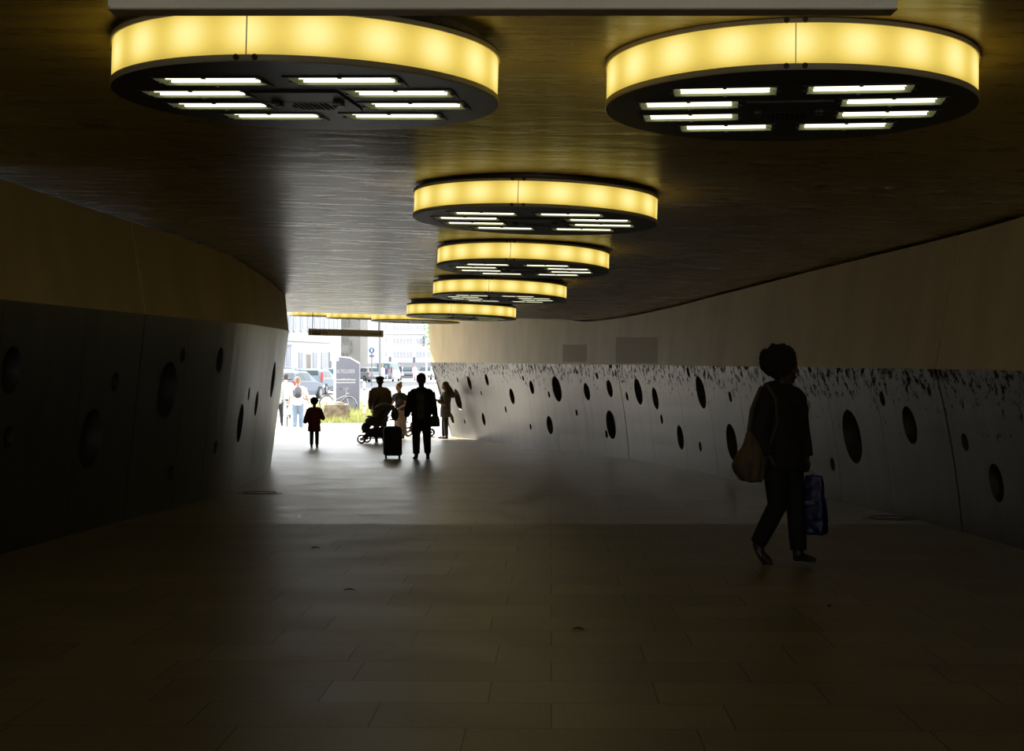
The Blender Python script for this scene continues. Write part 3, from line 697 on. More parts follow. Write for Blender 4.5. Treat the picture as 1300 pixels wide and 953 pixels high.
# ------------------------------------------------------------------ cars
m_tyre = mat('tyre', (.02,.02,.02), .8); m_hub = mat('hub', (.18,.18,.19), .45, .8); m_cglass = mat('car_glass', (.03,.045,.05), .35, spec=.15); m_tail = mat('tail_light', (.30,.012,.018), .3); m_hl = mat('head_light', (.8,.82,.85), .2)
def car(loc, rz, col, label, kind='hatch', glass=None):
    paint = mat('car_paint', col, .45, 0., spec=.3); r = empty('parked_car' if kind != 'van' else 'parked_van', loc, rz, label, 'car' if kind != 'van' else 'van', 'parked vehicles outside')
    # stations along y: rear at -L/2 ... front +L/2 : (y, zbelt, zroof, wbelt, wroof)
    if kind == 'van': L = 4.9; st = [(-2.45,1.0,1.15,.90,.88),(-2.42,1.05,1.88,.93,.80),(-1.6,1.1,1.98,.96,.82),(.8,1.1,1.98,.96,.82),(1.5,1.08,1.5,.95,.80),(1.9,1.02,1.08,.93,.85),(2.4,.8,.88,.88,.8)]
    elif kind == 'wagon': L = 4.5; st = [(-2.25,.75,.80,.80,.78),(-2.2,.92,1.1,.84,.72),(-2.0,.95,1.42,.86,.62),(-1.2,.95,1.48,.88,.62),(.2,.93,1.46,.88,.62),(1.0,.9,.98,.87,.75),(1.9,.78,.84,.84,.72),(2.22,.6,.66,.76,.7)]
    else: L = 4.1; st = [(-2.05,.70,.76,.80,.78),(-1.98,.92,.98,.84,.76),(-1.5,.94,1.36,.86,.60),(-.8,.94,1.45,.87,.60),(.2,.92,1.43,.87,.60),(.95,.9,.96,.86,.75),(1.7,.78,.84,.83,.72),(2.02,.6,.64,.76,.7)]
    b = MB(); rings = []
    for (y, zb, zr, wb, wr_) in st:
        rings.append([(-wb*.92,y,.22),(-wb,y,.45),(-wb,y,zb-.04),(-wb*.97,y,zb),(-wr_,y,zr-.05),(-wr_*.82,y,zr),(wr_*.82,y,zr),(wr_,y,zr-.05),(wb*.97,y,zb),(wb,y,zb-.04),(wb,y,.45),(wb*.92,y,.22)])
    b.loft(rings, cap=True); b.build('body', paint, r, smooth=False)
    gl = MB(); g = .012
    for i in range(len(st)-1):
        (y0,zb0,zr0,wb0,w0),(y1,zb1,zr1,wb1,w1) = st[i], st[i+1]
        if zr0-zb0 > .3 and zr1-zb1 > .3:
            for s in (-1,1):
                def P(y,zb,zr,wb,w,t): return (s*((wb*.97)*(1-t)+w*t+g), y, zb*(1-t)+(zr-.05)*t)
                a0, a1 = y0+.06*(y1-y0), y1-.06*(y1-y0)
                gl.add([P(a0,zb0,zr0,wb0,w0,.10),P(a1,zb1,zr1,wb1,w1,.10),P(a1,zb1,zr1,wb1,w1,.86),P(a0,zb0,zr0,wb0,w0,.86)], [(0,1,2,3)])
    def slab(i, j, t0, t1):
        (y0,zb0,zr0,wb0,w0),(y1,zb1,zr1,wb1,w1) = st[i], st[j]; z0, z1 = zr0, zr1
        o = Vector((0,(-1 if i < j and z1 > z0 else 1)*.03,.02)); pts = []
        for t, sg in ((t0,-1),(t0,1),(t1,1),(t1,-1)):
            w = (w0*(1-t)+w1*t)*.86; pts.append(Vector((sg*w, y0+(y1-y0)*t, z0+(z1-z0)*t))+o)
        gl.add(pts, [(0,1,2,3)])
    if kind == 'van': gl.add([(-.66,-2.475,1.25),(.66,-2.475,1.25),(.62,-2.445,1.78),(-.62,-2.445,1.78)], [(0,1,2,3)]); slab(3,4,.1,1); slab(4,5,0,.9)
    elif kind == 'wagon': slab(1,2,.1,.95); slab(5,4,.12,.92)
    else: slab(1,2,.12,.95); slab(5,4,.12,.92)
    gl.build('windows', glass or m_cglass, r)
    for sx in (-1,1):
        for y in (-L*.31, L*.31):
            w = MB(); w.tube([(sx*.72,y,.32),(sx*.90,y,.32)], .32, 20); o = w.build('wheel', m_tyre, r); h = MB(); h.tube([(sx*.89,y,.32),(sx*.91,y,.32)], .2, 14); h.build('hub_cap', m_hub, o)
        t = MB(); zt = st[1][1]
        if kind == 'hatch': t.box(sx*.80-.11,sx*.80+.11,-L/2-.02,-L/2+.12,zt-.17,zt+.02)
        else: t.box(sx*.84-.07,sx*.84+.07,-L/2-.03,-L/2+.1,zt-.15,zt+.38)
        t.build('tail_light', m_tail, r)
        t = MB(); t.box(sx*.66-.15,sx*.66+.15,L/2-.12,L/2+.01,.56,.70); t.build('head_light', m_hl, r)
    bp = MB(); bp.box(-.80,.80,-L/2-.07,-L/2+.1,.28,.52); bp.build('rear_bumper', mm('bumper', (.10,.10,.11), .6), r)
    bp = MB(); bp.box(-.78,.78,L/2-.1,L/2+.06,.26,.48); bp.build('front_bumper', mm('bumper'), r)
    bp = MB(); bp.box(-.26,.26,-L/2-.085,-L/2-.06,.55,.66); bp.build('number_plate', m_white, r)
    return r
car(G(375,77), R_(-14), (.085,.10,.13), 'silver blue hatchback with red tail lights straight ahead of the white shirt walker')
car(G(404,90), R_(-8), (.12,.15,.18), 'light blue estate car with tall red tail lights left of the monolith board', 'wagon')
car(G(384,112), R_(70), (.17,.19,.18), 'pale car side-on in the row behind the silver blue hatchback', 'hatch', mm('green_glass', (.035,.06,.045), .35, spec=.15))
car(G(416,118), R_(75), (.17,.19,.22), 'pale blue car side-on behind the estate car, next to the monolith board', 'wagon', mm('blue_glass', (.05,.085,.12), .35, spec=.15))
car(G(350,104), R_(60), (.12,.14,.17), 'dark windowed pale car mostly hidden by the left tunnel wall')
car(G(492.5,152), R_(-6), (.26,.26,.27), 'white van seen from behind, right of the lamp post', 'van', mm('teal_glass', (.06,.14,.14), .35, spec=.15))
car(G(518,160), R_(186), (.03,.034,.05), 'dark car facing the viewer right beside the white van', 'wagon')
car(G(541,166), R_(172), (.18,.19,.19), 'pale car beside the right tunnel wall end, rightmost of the row')
car(G(466,148), R_(30), (.22,.225,.23), 'white car left of the van, behind the traffic sign')
car(G(476,158), R_(8), (.14,.15,.22), 'dark blue car between the white car and the van')

# ------------------------------------------------------------------ bicycle
def bicycle(loc, rz, label, col, name='bicycle', lean=0., scale=1.):
    r = empty(name, loc, 0, label, 'bicycle', rot=(0,lean,rz)) ; r.scale = (scale,)*3
    mf = mat('bike_paint', col, .35, .3); mk = m_tyre; RW = .34
    # local: bike runs along +x (front), width along y
    for x in (-.53,.53):
        w = MB(); w.tube([(x+math.cos(2*PI*k/40)*RW,0,RW+math.sin(2*PI*k/40)*RW) for k in range(40)], .018, 8, closed=True); o = w.build('wheel', mk, r)
        s = MB(); s.tube([(x,-.04,RW),(x,.04,RW)], .022, 8)
        for k in range(18): a = 2*PI*k/18; s.tube([(x,(.025 if k%2 else -.025),RW),(x+math.cos(a)*RW,0,RW+math.sin(a)*RW)], .0016, 4)
        s.tube([(x+math.cos(2*PI*k/40)*RW*.94,0,RW+math.sin(2*PI*k/40)*RW*.94) for k in range(40)], .010, 6, closed=True)
        s.build('spokes', m_hub, o)
        g = MB(); g.tube([(x+math.cos(R_(a))*(RW+.035),0,RW+math.sin(R_(a))*(RW+.035)) for a in (range(20,181,16) if x < 0 else range(10,171,16))], .024, 6, flat=.4); g.build('mudguard', mf, r)
    f = MB(); bb = (-.08,0,.28); seat = (-.25,0,.80); head = (.36,0,.85); hb = (.40,0,.70)
    for a, b_, rr in ((bb,seat,.018),(bb,hb,.02),((-.16,0,.52),(.385,0,.76),.018),(bb,(-.53,0,RW),.012),(seat,(-.53,0,RW),.010),(hb,(.53,0,RW),.014),(head,hb,.018),((-.27,0,.78),(-.29,0,.90),.013),(head,(.34,0,1.0),.013)): f.tube([a,b_], rr, 8)
    f.build('frame', mf, r)
    s = MB(); s.ell((-.30,0,.93),(.14,.09,.035)); s.ell((-.20,0,.93),(.10,.035,.03)); s.build('saddle', mk, r)
    h = MB(); h.tube([(.22,-.28,1.02),(.34,-.20,1.04),(.36,0,1.02),(.34,.20,1.04),(.22,.28,1.02)], .012, 8); h.build('handlebar', m_hub, r)
    c = MB()
    for s_ in (-1,1): c.tube([(.20,s_*.28,1.02),(.31,s_*.24,1.035)], .018, 8)
    c.build('grips', mk, r)
    p = MB(); p.tube([(-.08,-.07,.28),(-.08,.07,.28)], .012, 8); p.tube([(-.08,.065,.28),(.04,.065,.16)], .009, 6); p.box(.0,.08,.07,.15,.15,.17); p.tube([(-.08,-.065,.28),(-.20,-.065,.40)], .009, 6); p.box(-.24,-.16,-.15,-.07,.39,.41)
    p.tube([(-.08,.05,.28),(-.08,.055,.28)], .085, 16); p.build('crank', m_hub, r)
    k = MB(); k.box(-.78,-.36,-.06,.06,.72,.74); k.tube([(-.74,0,.72),(-.53,0,RW)], .008, 6); k.build('rear_rack', mk, r)
    b = MB(); b.ell((.44,0,.82),(.05,.05,.05)); b.build('headlight', m_hub, r)
    return r
bicycle(G(428.5,62.6)+Vector((0,0,.0)), R_(-22), 'parked pale bicycle leaning in front of the monolith board', (.22,.23,.26), lean=R_(3))

# ------------------------------------------------------------------ stroller
def stroller(loc, rz, label, hood=(.03,.03,.035), sc=1.):
    r = empty('stroller', loc, rz, label, 'stroller', 'strollers'); r.scale = (sc,)*3
    mf = mm('stroller_frame', (.05,.05,.055), .4, .5); mh = mat('stroller_cloth', hood, .8); W = .24
    # runs along +x (front)
    for x, rr in ((-.34,.13),(.38,.105)):
        for s in (-1,1):
            w = MB(); w.tube([(x+math.cos(2*PI*k/24)*rr,s*W,rr+.02+math.sin(2*PI*k/24)*rr) for k in range(24)], .022, 8, closed=True); o = w.build('wheel', m_tyre, r)
            h = MB(); h.tube([(x,s*W-.03,rr+.02),(x,s*W+.03,rr+.02)], .035, 10)
            for k in range(6): a = 2*PI*k/6; h.tube([(x,s*W,rr+.02),(x+math.cos(a)*rr*.95,s*W,rr+.02+math.sin(a)*rr*.95)], .008, 5)
            h.build('hub', m_hub, o)
    f = MB()
    for s in (-1,1):
        y = s*W*.92; f.tube([(.38,y,.13),(-.05,y,.52),(-.36,y,.80),(-.52,y,1.02)], .014, 8); f.tube([(-.34,y,.15),(-.02,y,.50),(.20,y,.60)], .013, 8); f.tube([(-.34,y,.15),(.38,y,.13)], .010, 6)
    f.tube([(-.34,-W,.15),(-.34,W,.15)], .011, 6); f.tube([(.38,-W,.125),(.38,W,.125)], .011, 6); f.build('frame', mf, r)
    h = MB(); h.tube([(-.50,-W*.92,1.0),(-.56,-W*.6,1.04),(-.56,W*.6,1.04),(-.50,W*.92,1.0)], .018, 8); h.build('handle', m_tyre, r)
    s = MB(); s.loft([[(x,y*.20,z) for (x,z,y) in ((-.30,.92,-1),(-.30,.92,1),(-.26,.94,1),(-.26,.94,-1))],[(x,y*.21,z) for (x,z,y) in ((-.12,.46,-1),(-.12,.46,1),(-.06,.50,1),(-.06,.50,-1))],[(x,y*.20,z) for (x,z,y) in ((.22,.48,-1),(.22,.48,1),(.22,.54,1),(.22,.54,-1))],[(x,y*.17,z) for (x,z,y) in ((.36,.28,-1),(.36,.28,1),(.40,.30,1),(.40,.30,-1))]])
    for q in (-1,1): s.prism([(-.30,.90),(-.10,.48),(.24,.50),(.20,.62),(-.02,.66),(-.18,.90)], q*.205-.012, q*.205+.012)
    s.build('seat', mh, r)
    c = MB(); rings = []
    for k in range(7):
        a = R_(20+k*24); rings.append([(-.20+math.cos(a)*.32, .22*math.cos(b), .80+math.sin(a)*.30*(.55+.45*math.sin(b))) for b in [PI*j/10 for j in range(11)]])
    n = 11; c.add([p for q in rings for p in q], [(i*n+j,i*n+j+1,(i+1)*n+j+1,(i+1)*n+j) for i in range(6) for j in range(10)]); c.build('hood', mh, r, smooth=True)
    b = MB(); b.prism([(-.32,.17),(.32,.17),(.26,.40),(-.26,.46)], -.19, .19); b.build('basket', mh, r)
    b = MB(); b.ell((.10,0,.60),(.26,.17,.13),14,10); b.ell((.34,0,.42),(.12,.14,.14),12,8); b.build('footmuff', mh, r, smooth=True)
    b = MB(); b.ell((-.48,0,.78),(.10,.20,.17),14,10); b.build('changing_bag', mh, r, smooth=True)
    b = MB(); b.tube([(.14,-.20,.70),(.26,-.12,.73),(.26,.12,.73),(.14,.20,.70)], .016, 8); b.build('bumper_bar', m_tyre, r)
    return r
stroller(G(479.5,40.1), R_(168), 'black stroller pointing left in front of the person in the brown coat', sc=1.0)
stroller(G(532,45.6), R_(0), 'dark stroller with spoked wheels behind the walking person in open jacket', (.06,.05,.045), sc=.95)

# ------------------------------------------------------------------ people
V = Vector
def nrm(v): return Vector(v).normalized()
def blend_rings(c, rx, ry, z, n=20, lean=0.): return [(c[0]+rx*math.cos(2*PI*k/n), c[1]+ry*math.sin(2*PI*k/n)*(1.0), z) for k in range(n)]
def hand(mb, w, d, palm_n, s, side, curl=.5):
    """w wrist, d hand direction, palm_n the side the palm faces, curl 0..1"""
    d = nrm(d); pn = nrm(palm_n); pn = (pn-d*pn.dot(d)).normalized(); ac = d.cross(pn).normalized()*side
    pc = w+d*.045*s
    rot = Matrix((ac, d, pn)).transposed()
    mb.ell(w+d*.048*s, (.041*s,.052*s,.017*s), 14, 10, rot=rot); mb.ell(w+d*.01*s, (.028*s,.03*s,.02*s), 12, 8, rot=rot)
    for k, (off, ln) in enumerate(((-.030,.068),(-.010,.078),(.011,.073),(.030,.058))):
        b = w+d*.088*s+ac*off*s; ln *= s; a1 = curl*.9; a2 = curl*2.1; a3 = curl*2.9
        p1 = b+(d*math.cos(a1)+pn*math.sin(a1))*ln*.45; p2 = p1+(d*math.cos(a2)+pn*math.sin(a2))*ln*.32; p3 = p2+(d*math.cos(a3)+pn*math.sin(a3))*ln*.25
        mb.tube([b-d*.012*s, p1, p2, p3], [.0092*s,.0088*s,.008*s,.0065*s], 8); mb.ell(p3,(.0066*s,)*3,8,6)
    t0 = w+d*.022*s-ac*.030*s; t1 = t0-ac*.026*s+d*.026*s+pn*.012*s; t2 = t1+d*.026*s+pn*.020*s*(.4+curl)+ac*.004*s
    mb.tube([t0,t1,t2],[.013*s,.0105*s,.008*s],8); mb.ell(t2,(.0082*s,)*3,8,6)
def person(loc, rz, label, H=1.75, legs=None, arms=None, vox=.010, skin=(.25,.15,.10), top=None, top_len=.86, top_fat=.0, sleeve=1., trousers=None, skirt=None, shoes=(.03,.03,.03),
           head_yaw=0., head_pitch=0., lean=0., female=False, hair=None, child=False, curl=(.45,.45), extra=None, name='person', collar=False, leg_fat=0., coat_flare=.012, neck_drop=.028):
    s = H/1.75; r = empty(name, loc, rz, label, 'person')
    hs = s*(1.22 if child else (1.08 if vox < .008 else 1.14))
    sh = (.165 if female else .185)*s*(.9 if child else 1); hipw = .088*s
    legs = legs or {}; arms = arms or {}
    hipz = .92*s; th, sn, ua, fa_ = .435*s, .42*s, .285*s, .25*s
    J = {}
    for sd, sg in (('R',1),('L',-1)):
        a, b_, ft = legs.get(sd, ((0.03*sg,0,-1),(0,0,-1),(0,1,0)))
        h = V((sg*hipw,0,hipz)); k = h+nrm(a)*th; an = k+nrm(b_)*sn; J[sd] = (h,k,an,nrm(ft))
    low = min(min(J[q][2].z-.075*s*abs(1-abs(J[q][3].z)), (J[q][2]+J[q][3]*.17*s).z-.03*s) for q in 'RL')
    off = V((0,0,-low)); 
    for q in 'RL': h,k,an,f = J[q]; J[q] = (h+off,k+off,an+off,f)
    pz = hipz+off.z; lean_v = V((0,math.sin(lean),math.cos(lean)))
    def sp(t, x=0, y=0): return V((0,0,pz))+lean_v*t*s+V((x,y,0))       # point along the spine
    chest = sp(.50); neck = sp(.56); 
    # torso rings
    tor = [(-.10,.13,.095),(-.02,.165,.115),(.06,.155,.108),(.16,.135 if female else .145,.10),(.28,.15 if female else .165,.112),(.38,.165 if female else .185,.115),(.46,.155 if female else .18,.10),(.51,.11,.075),(.545,.06,.055)]
    def torso(mb, fat=0., lo=-.10, hi=.545, flare=0.):
        rings = []
        for t, rx, ry in tor:
            if t < lo-1e-6 or t > hi+1e-6: continue
            c = sp(t); e = fat+flare*max(0,(.28-t)); rings.append([(c.x+(rx*s+e)*math.cos(2*PI*k/24), c.y+(ry*s+e)*math.sin(2*PI*k/24), c.z) for k in range(24)])
        mb.loft(rings)
        mb.ell(sp(.44,sh*.72),(.075*s+fat,.07*s+fat,.06*s+fat)); mb.ell(sp(.44,-sh*.72),(.075*s+fat,.07*s+fat,.06*s+fat))
        if female: 
            for q in (-1,1): mb.ell(sp(.35,q*.075*s,.085*s),(.06*s+fat,.055*s+fat,.06*s+fat))
    A = {}
    for sd, sg in (('R',1),('L',-1)):
        u, f, hd, pn = arms.get(sd, ((.10*sg,0,-1),(.03*sg,.15,-1),(0,.1,-1),(-sg,0,0)))
        so = sp(.455, sg*sh); el = so+nrm(u)*ua; wr = el+nrm(f)*fa_; A[sd] = (so, el, wr, nrm(hd), nrm(pn), sg)
    # body
    b = MB(); torso(b)
    hc = sp(.56-neck_drop)+lean_v*.165*hs+V((0,.025*hs,0))
    b.tube([sp(.50), sp(.60,0,.008), hc-V((0,0,.06*hs))],[.066*s,.058*s,.058*s],14)
    Rh = Matrix.Rotation(head_yaw,3,'Z') @ Matrix.Rotation(head_pitch,3,'X')
    def hp(x,y,z): return hc+Rh@V((x*hs,y*hs,z*hs))
    b.ell(hp(0,-.008,.022),(.076*hs,.094*hs,.098*hs),20,14,rot=Rh); b.ell(hp(0,.028,-.045),(.056*hs,.062*hs,.072*hs),16,10,rot=Rh); b.ell(hp(0,.062,-.098),(.024*hs,.022*hs,.018*hs),10,8)
    b.tube([hp(0,.088,.018),hp(0,.106,-.018),hp(0,.100,-.034)],[.009*hs,.013*hs,.015*hs],8); b.ell(hp(0,.085,-.062),(.024*hs,.012*hs,.007*hs),10,6,rot=Rh); b.ell(hp(0,.085,-.074),(.021*hs,.012*hs,.008*hs),10,6,rot=Rh)
    b.ell(hp(0,.080,.038),(.05*hs,.014*hs,.009*hs),12,6,rot=Rh)
    for q in (-1,1): b.ell(hp(q*.078,-.005,-.005),(.010*hs,.020*hs,.032*hs),8,8,rot=Rh); b.ell(hp(q*.040,.072,-.028),(.018*hs,.016*hs,.018*hs),8,8,rot=Rh)
    for sd in 'RL':
        so, el, wr, hd, pn, sg = A[sd]; b.tube([so,so.lerp(el,.5),el,el.lerp(wr,.35),wr],[.050*s,.044*s,.037*s,.038*s,.026*s],12); b.ell(el,(.036*s,)*3,10,8)
        hand(b, wr, hd, pn, s*(.95 if not child else 1.05), sg, curl[0 if sd == 'R' else 1])
        h,k,an,f = J[sd]; b.tube([h+V((0,0,.03)),h.lerp(k,.4),k,k.lerp(an,.3),an],[.085*s,.074*s,.052*s,.054*s,.034*s],14); b.ell(k,(.053*s,)*3,12,8)
        b.tube([an,an+f*.06*s-V((0,0,.03*s)),an+f*.15*s-V((0,0,.045*s))],[.036*s,.034*s,.026*s],12)
    b.remesh('body', mat('skin', skin, .55), None, vox, 3).parent = r
    bo = r.children[-1]; bo.name = 'body'
    # eyes
    for q in (-1,1):
        e = MB(); e.ell(hp(q*.030,.084,.012),(.011*hs,.008*hs,.008*hs),10,8); e.build('eye', mm('eye_dark', (.03,.02,.02), .2), r, smooth=True)
    tv = max(vox, .009)
    if trousers:
        t = MB(); fat = .014+leg_fat
        torso(t, fat*.8, hi=.06)
        for sd in 'RL':
            h,k,an,f = J[sd]; t.tube([h+V((0,0,.04)),h.lerp(k,.4),k,k.lerp(an,.4),an+(k-an)*.08],[.090*s+fat,.078*s+fat,.058*s+fat,.052*s+fat,.042*s+fat],16); t.ell(k,(.058*s+fat,)*3,12,8)
        t.remesh('trousers', mat('trousers_cloth', trousers, .85, var=.12, vscale=12), None, tv, 2).parent = r
    if skirt:
        t = MB(); rings = []
        for (z, rx, ry) in skirt['rings']: rings.append([((rx+.010*math.cos(k*3.0))*math.cos(2*PI*k/28), (ry+.010*math.cos(k*3.0))*math.sin(2*PI*k/28)+skirt.get('y',0)*(1-z/pz), z) for k in range(28)])
        t.loft(rings); t.remesh(skirt.get('name','skirt'), mat('skirt_cloth', skirt['col'], .85, var=skirt.get('var',.1), vscale=skirt.get('vs',14), stretch=skirt.get('st',(1,1,.2))), None, tv, 2).parent = r
    if top:
        t = MB(); fat = .022+top_fat; lo = -.10 if top_len < .9 else -.02
        torso(t, fat, lo=lo, flare=.0)
        if top_len < .84:      # long coat or jacket skirt
            c = sp(-.05); z0 = c.z; z1 = top_len*s; rings = []
            for i in range(5): q = i/4; z = z0*(1-q)+z1*q; rings.append([(c.x+(.150*s+fat+coat_flare*q)*math.cos(2*PI*k/24), c.y+(.115*s+fat+coat_flare*q)*math.sin(2*PI*k/24), z) for k in range(24)])
            t.loft(rings[::-1])
        for sd in 'RL':
            so, el, wr, hd, pn, sg = A[sd]; e_ = el.lerp(wr, .93) if sleeve >= 1 else None
            if sleeve >= 1: t.tube([so,so.lerp(el,.5),el,el.lerp(wr,.5),e_],[.058*s+fat*.9,.050*s+fat*.8,.042*s+fat*.7,.040*s+fat*.6,.033*s+fat*.5],14); t.ell(el,(.042*s+fat*.7,)*3,10,8)
            else: t.tube([so,so.lerp(el,.5*sleeve),so.lerp(el,sleeve)],[.060*s+fat,.054*s+fat,.050*s+fat],14)
        if collar: t.tube([sp(.535)+V((math.cos(2*PI*k/16)*.075*s,math.sin(2*PI*k/16)*.068*s,.012)) for k in range(16)], .030, 10, closed=True)
        t.remesh('jacket' if sleeve >= 1 else 'shirt', mat('top_cloth', top, .85, var=.12, vscale=10), None, tv, 2).parent = r
    for sd in 'RL':
        h,k,an,f = J[sd]; t = MB(); up = V((0,0,1)); fl_ = f
        base = an - (V((0,0,1)) if abs(f.z) < .5 else V((0,-.6,.6)))*.045*s
        rot = Matrix.Identity(3)
        q = V((0,1,0)).rotation_difference(f).to_matrix()
        t.ell(base+f*.10*s,(.044*s,.085*s,.030*s),14,8,rot=q); t.ell(base-f*.0*s+V((0,0,.012)),(.040*s,.055*s,.040*s),14,8,rot=q)
        for zz in (0,): t.tube([an-V((0,0,.01)), an+(k-an).normalized()*.035*s],[.046*s,.046*s],12)
        t.remesh('shoe', mat('shoe_leather', shoes, .5), None, max(tv*.8,.007), 2).parent = r
        so_ = MB(); so_.ell(base+f*.06*s-V((0,0,.022*s)) if abs(f.z) < .5 else base+f*.06*s,(.043*s,.130*s,.011*s),16,6,rot=q); so_.build('shoe_sole', mm('sole', (.30,.29,.27), .7) if shoes[0] < .4 else m_white, r.children[-1], smooth=True)
    ctx = dict(r=r,s=s,hs=hs,hp=hp,sp=sp,A=A,J=J,Rh=Rh,pz=pz,hc=hc)
    if hair: hair(ctx)
    if extra: extra(ctx)
    return r
def hair_short(col, puff=0.):
    def f(c):
        hp, hs = c['hp'], c['hs']; b = MB()
        b.ell(hp(0,-.02,.040),((.083+puff)*hs,(.096+puff)*hs,(.092+puff)*hs),18,12,rot=c['Rh']); b.ell(hp(0,-.045,-.01),((.076+puff)*hs,(.062+puff)*hs,(.07+puff)*hs),16,10)
        b.remesh('hair', mat('hair', col, .8), c['r'], .010, 1, lambda co, no: no*noise.noise(co*60)*.006)
    return f
def hair_afro(col, rx, spike=.02):
    def f(c):
        hp, hs = c['hp'], c['hs']; b = MB(); random.seed(11)
        b.ell(hp(0,-.042,.055),(rx*hs,rx*1.0*hs,rx*.92*hs),20,14)
        for k in range(90):
            u = V((random.gauss(0,1),random.gauss(0,1),random.gauss(.3,1))).normalized()
            if u.y > .55 and u.z < .35: continue
            p = hp(u.x*rx*.93,-.042+u.y*rx*.93,.055+u.z*rx*.86); b.ell(p,(.026*hs,)*3,8,6)
        b.remesh('hair', mat('curly_hair', col, .95), c['r'], .008, 0, lambda co, no: no*(noise.noise(co*70)*spike+noise.noise(co*160)*spike*.6))
    return f
def hair_long(col, ln=.42):
    def f(c):
        hp, hs, sp = c['hp'], c['hs'], c['sp']; b = MB(); b.ell(hp(0,-.02,.035),(.086*hs,.10*hs,.094*hs),18,12)
        b.tube([hp(0,-.03,.04),hp(0,-.06,-.08),hp(0,-.085,-.20),hp(0,-.10,-.32),hp(0,-.09,-ln)],[.08,.085,.085,.07,.03],14)
        for q in (-1,1): b.tube([hp(q*.06,.01,.05),hp(q*.075,.01,-.08),hp(q*.08,-.0,-.22),hp(q*.07,-.02,-.33)],[.03,.032,.032,.015],10)
        b.remesh('hair', mat('long_hair', col, .6, var=.2, vscale=20), c['r'], .010, 1, lambda co, no: no*noise.noise(V((co.x*60,co.y*60,co.z*8)))*.006)
    return f
def hair_bun(col):
    def f(c):
        hp, hs = c['hp'], c['hs']; b = MB(); b.ell(hp(0,-.022,.035),(.083*hs,.098*hs,.088*hs),18,12); b.ell(hp(0,-.085,.10),(.048*hs,)*3,12,8)
        b.remesh('hair', mat('blond_hair', col, .6, var=.2, vscale=20), c['r'], .010, 1, lambda co, no: no*noise.noise(co*60)*.005)
    return f
def cap(col):
    def f(c):
        hair_short((.03,.025,.02))(c); hp, hs = c['hp'], c['hs']; b = MB(); b.ell(hp(0,-.01,.078),(.112*hs,.125*hs,.052*hs),20,10,rot=c['Rh']); b.ell(hp(0,.095,.058),(.07*hs,.05*hs,.010*hs),14,6,rot=c['Rh'])
        b.remesh('cap', mat('cap_cloth', col, .9), c['r'], .009, 1)
    return f

# --- woman walking, right foreground
WY = 12.15; wx = gx(992, WY); yaw = math.atan2(-.80,-.60); yaw = math.atan2(-.80, -.60)
def fwd(dx, dy): return math.atan2(-dx, dy)
def woman_extra(c):
    r, sp, A = c['r'], c['sp'], c['A']
    # hood peak and collar
    b = MB(); b.tube([sp(.50,.17,-.02),sp(.535,.10,-.06),sp(.54,0,-.085),sp(.535,-.10,-.06),sp(.49,-.19,.0)],[.03,.05,.06,.05,.035],10); b.tube([sp(.47,-.17,.02),sp(.475,-.235,.05)],[.05,.02],8)
    b.remesh('collar', mat('jacket_collar', (.02,.018,.016), .9), r, .009, 2)
    for k, (x,t) in enumerate(((.0,.44),(.03,.42),(-.03,.41),(.01,.38))):
        e = MB(); e.ell(sp(t,x,.165),(.008,.004,.008),8,6); e.build('button', m_hub, r, smooth=True)
wr = person((wx, WY, Fz(WY)), fwd(.66,-.75), 'person with curly hair walking right with tan shoulder bag and blue carrier bag', H=1.70, female=True, vox=.006,
    legs={'L':((-.03,.17,-1),(0,.06,-1),(0,1,.06)), 'R':((.0,.07,-1),(.0,-.62,-1),(0,.72,-.69))},
    arms={'R':((.42,-.10,-1),(-.05,.42,-.82),(-.1,.3,-1),(-1,.2,0)), 'L':((-.26,.04,-1),(-.10,.20,-1),(-.03,.05,-1),(1,0,0))},
    skin=(.04,.024,.017), top=(.010,.009,.008), top_len=.80, top_fat=.033, trousers=(.008,.008,.010), leg_fat=.012, neck_drop=.04, shoes=(.03,.03,.04), head_yaw=R_(36), hair=hair_afro((.016,.012,.010), .136), curl=(.75,.8), extra=woman_extra, collar=True)
MW = Matrix.Translation((wx,WY,Fz(WY))) @ Matrix.Rotation(fwd(.66,-.75),4,'Z')
# bags, placed from where they hang
def px3(px, py, d): return V(((px-CX)*d/F_PX, d, (HY-py)*d/F_PX))
dB = 11.93; k = dB/F_PX
hb = empty('shoulder_bag', px3(951,612,dB), R_(12), 'tan slouchy shoulder bag at the side of the walking person with curly hair', 'bag')
b = MB(); z = lambda py: (612-py)*k; x = lambda px: (px-951)*k
rings = []
for py, xa, xb, t in ((612,948,967,.03),(609,940,969,.055),(600,932,971,.075),(590,929,972,.08),(580,934,973.5,.07),(568,940,975,.055),(558,944.5,964,.035),(548,948.5,954,.015)):
    cxx = (x(xa)+x(xb))/2; hw = (x(xb)-x(xa))/2; rings.append([(cxx+hw*math.copysign(abs(math.cos(a))**.8,math.cos(a)), t*math.copysign(abs(math.sin(a))**.8,math.sin(a)), z(py)) for a in [2*PI*j/24 for j in range(24)]])
b.loft(rings); b.remesh('pouch', mat('tan_leather', (.10,.062,.028), .6, var=.25, vscale=9, bump=.3, bscale=14), hb, .010, 2, lambda co, no: no*noise.noise(V((co.x*22,co.y*22,co.z*6)))*.012)
b = MB(); b.tube([(x(951),0,z(556)),(x(952),.01,z(545)),(x(957),.03,z(520)),(x(968),.02,z(493)),(x(974),-.03,z(489)),(x(981),-.09,z(505)),(x(983),-.10,z(535)),(x(977),-.06,z(560)),(x(973),-.02,z(574))], .013, 8, flat=1.6); b.build('strap', mat('strap_leather', (.06,.045,.03), .6), hb, smooth=True)
dC = 12.08; k2 = dC/F_PX
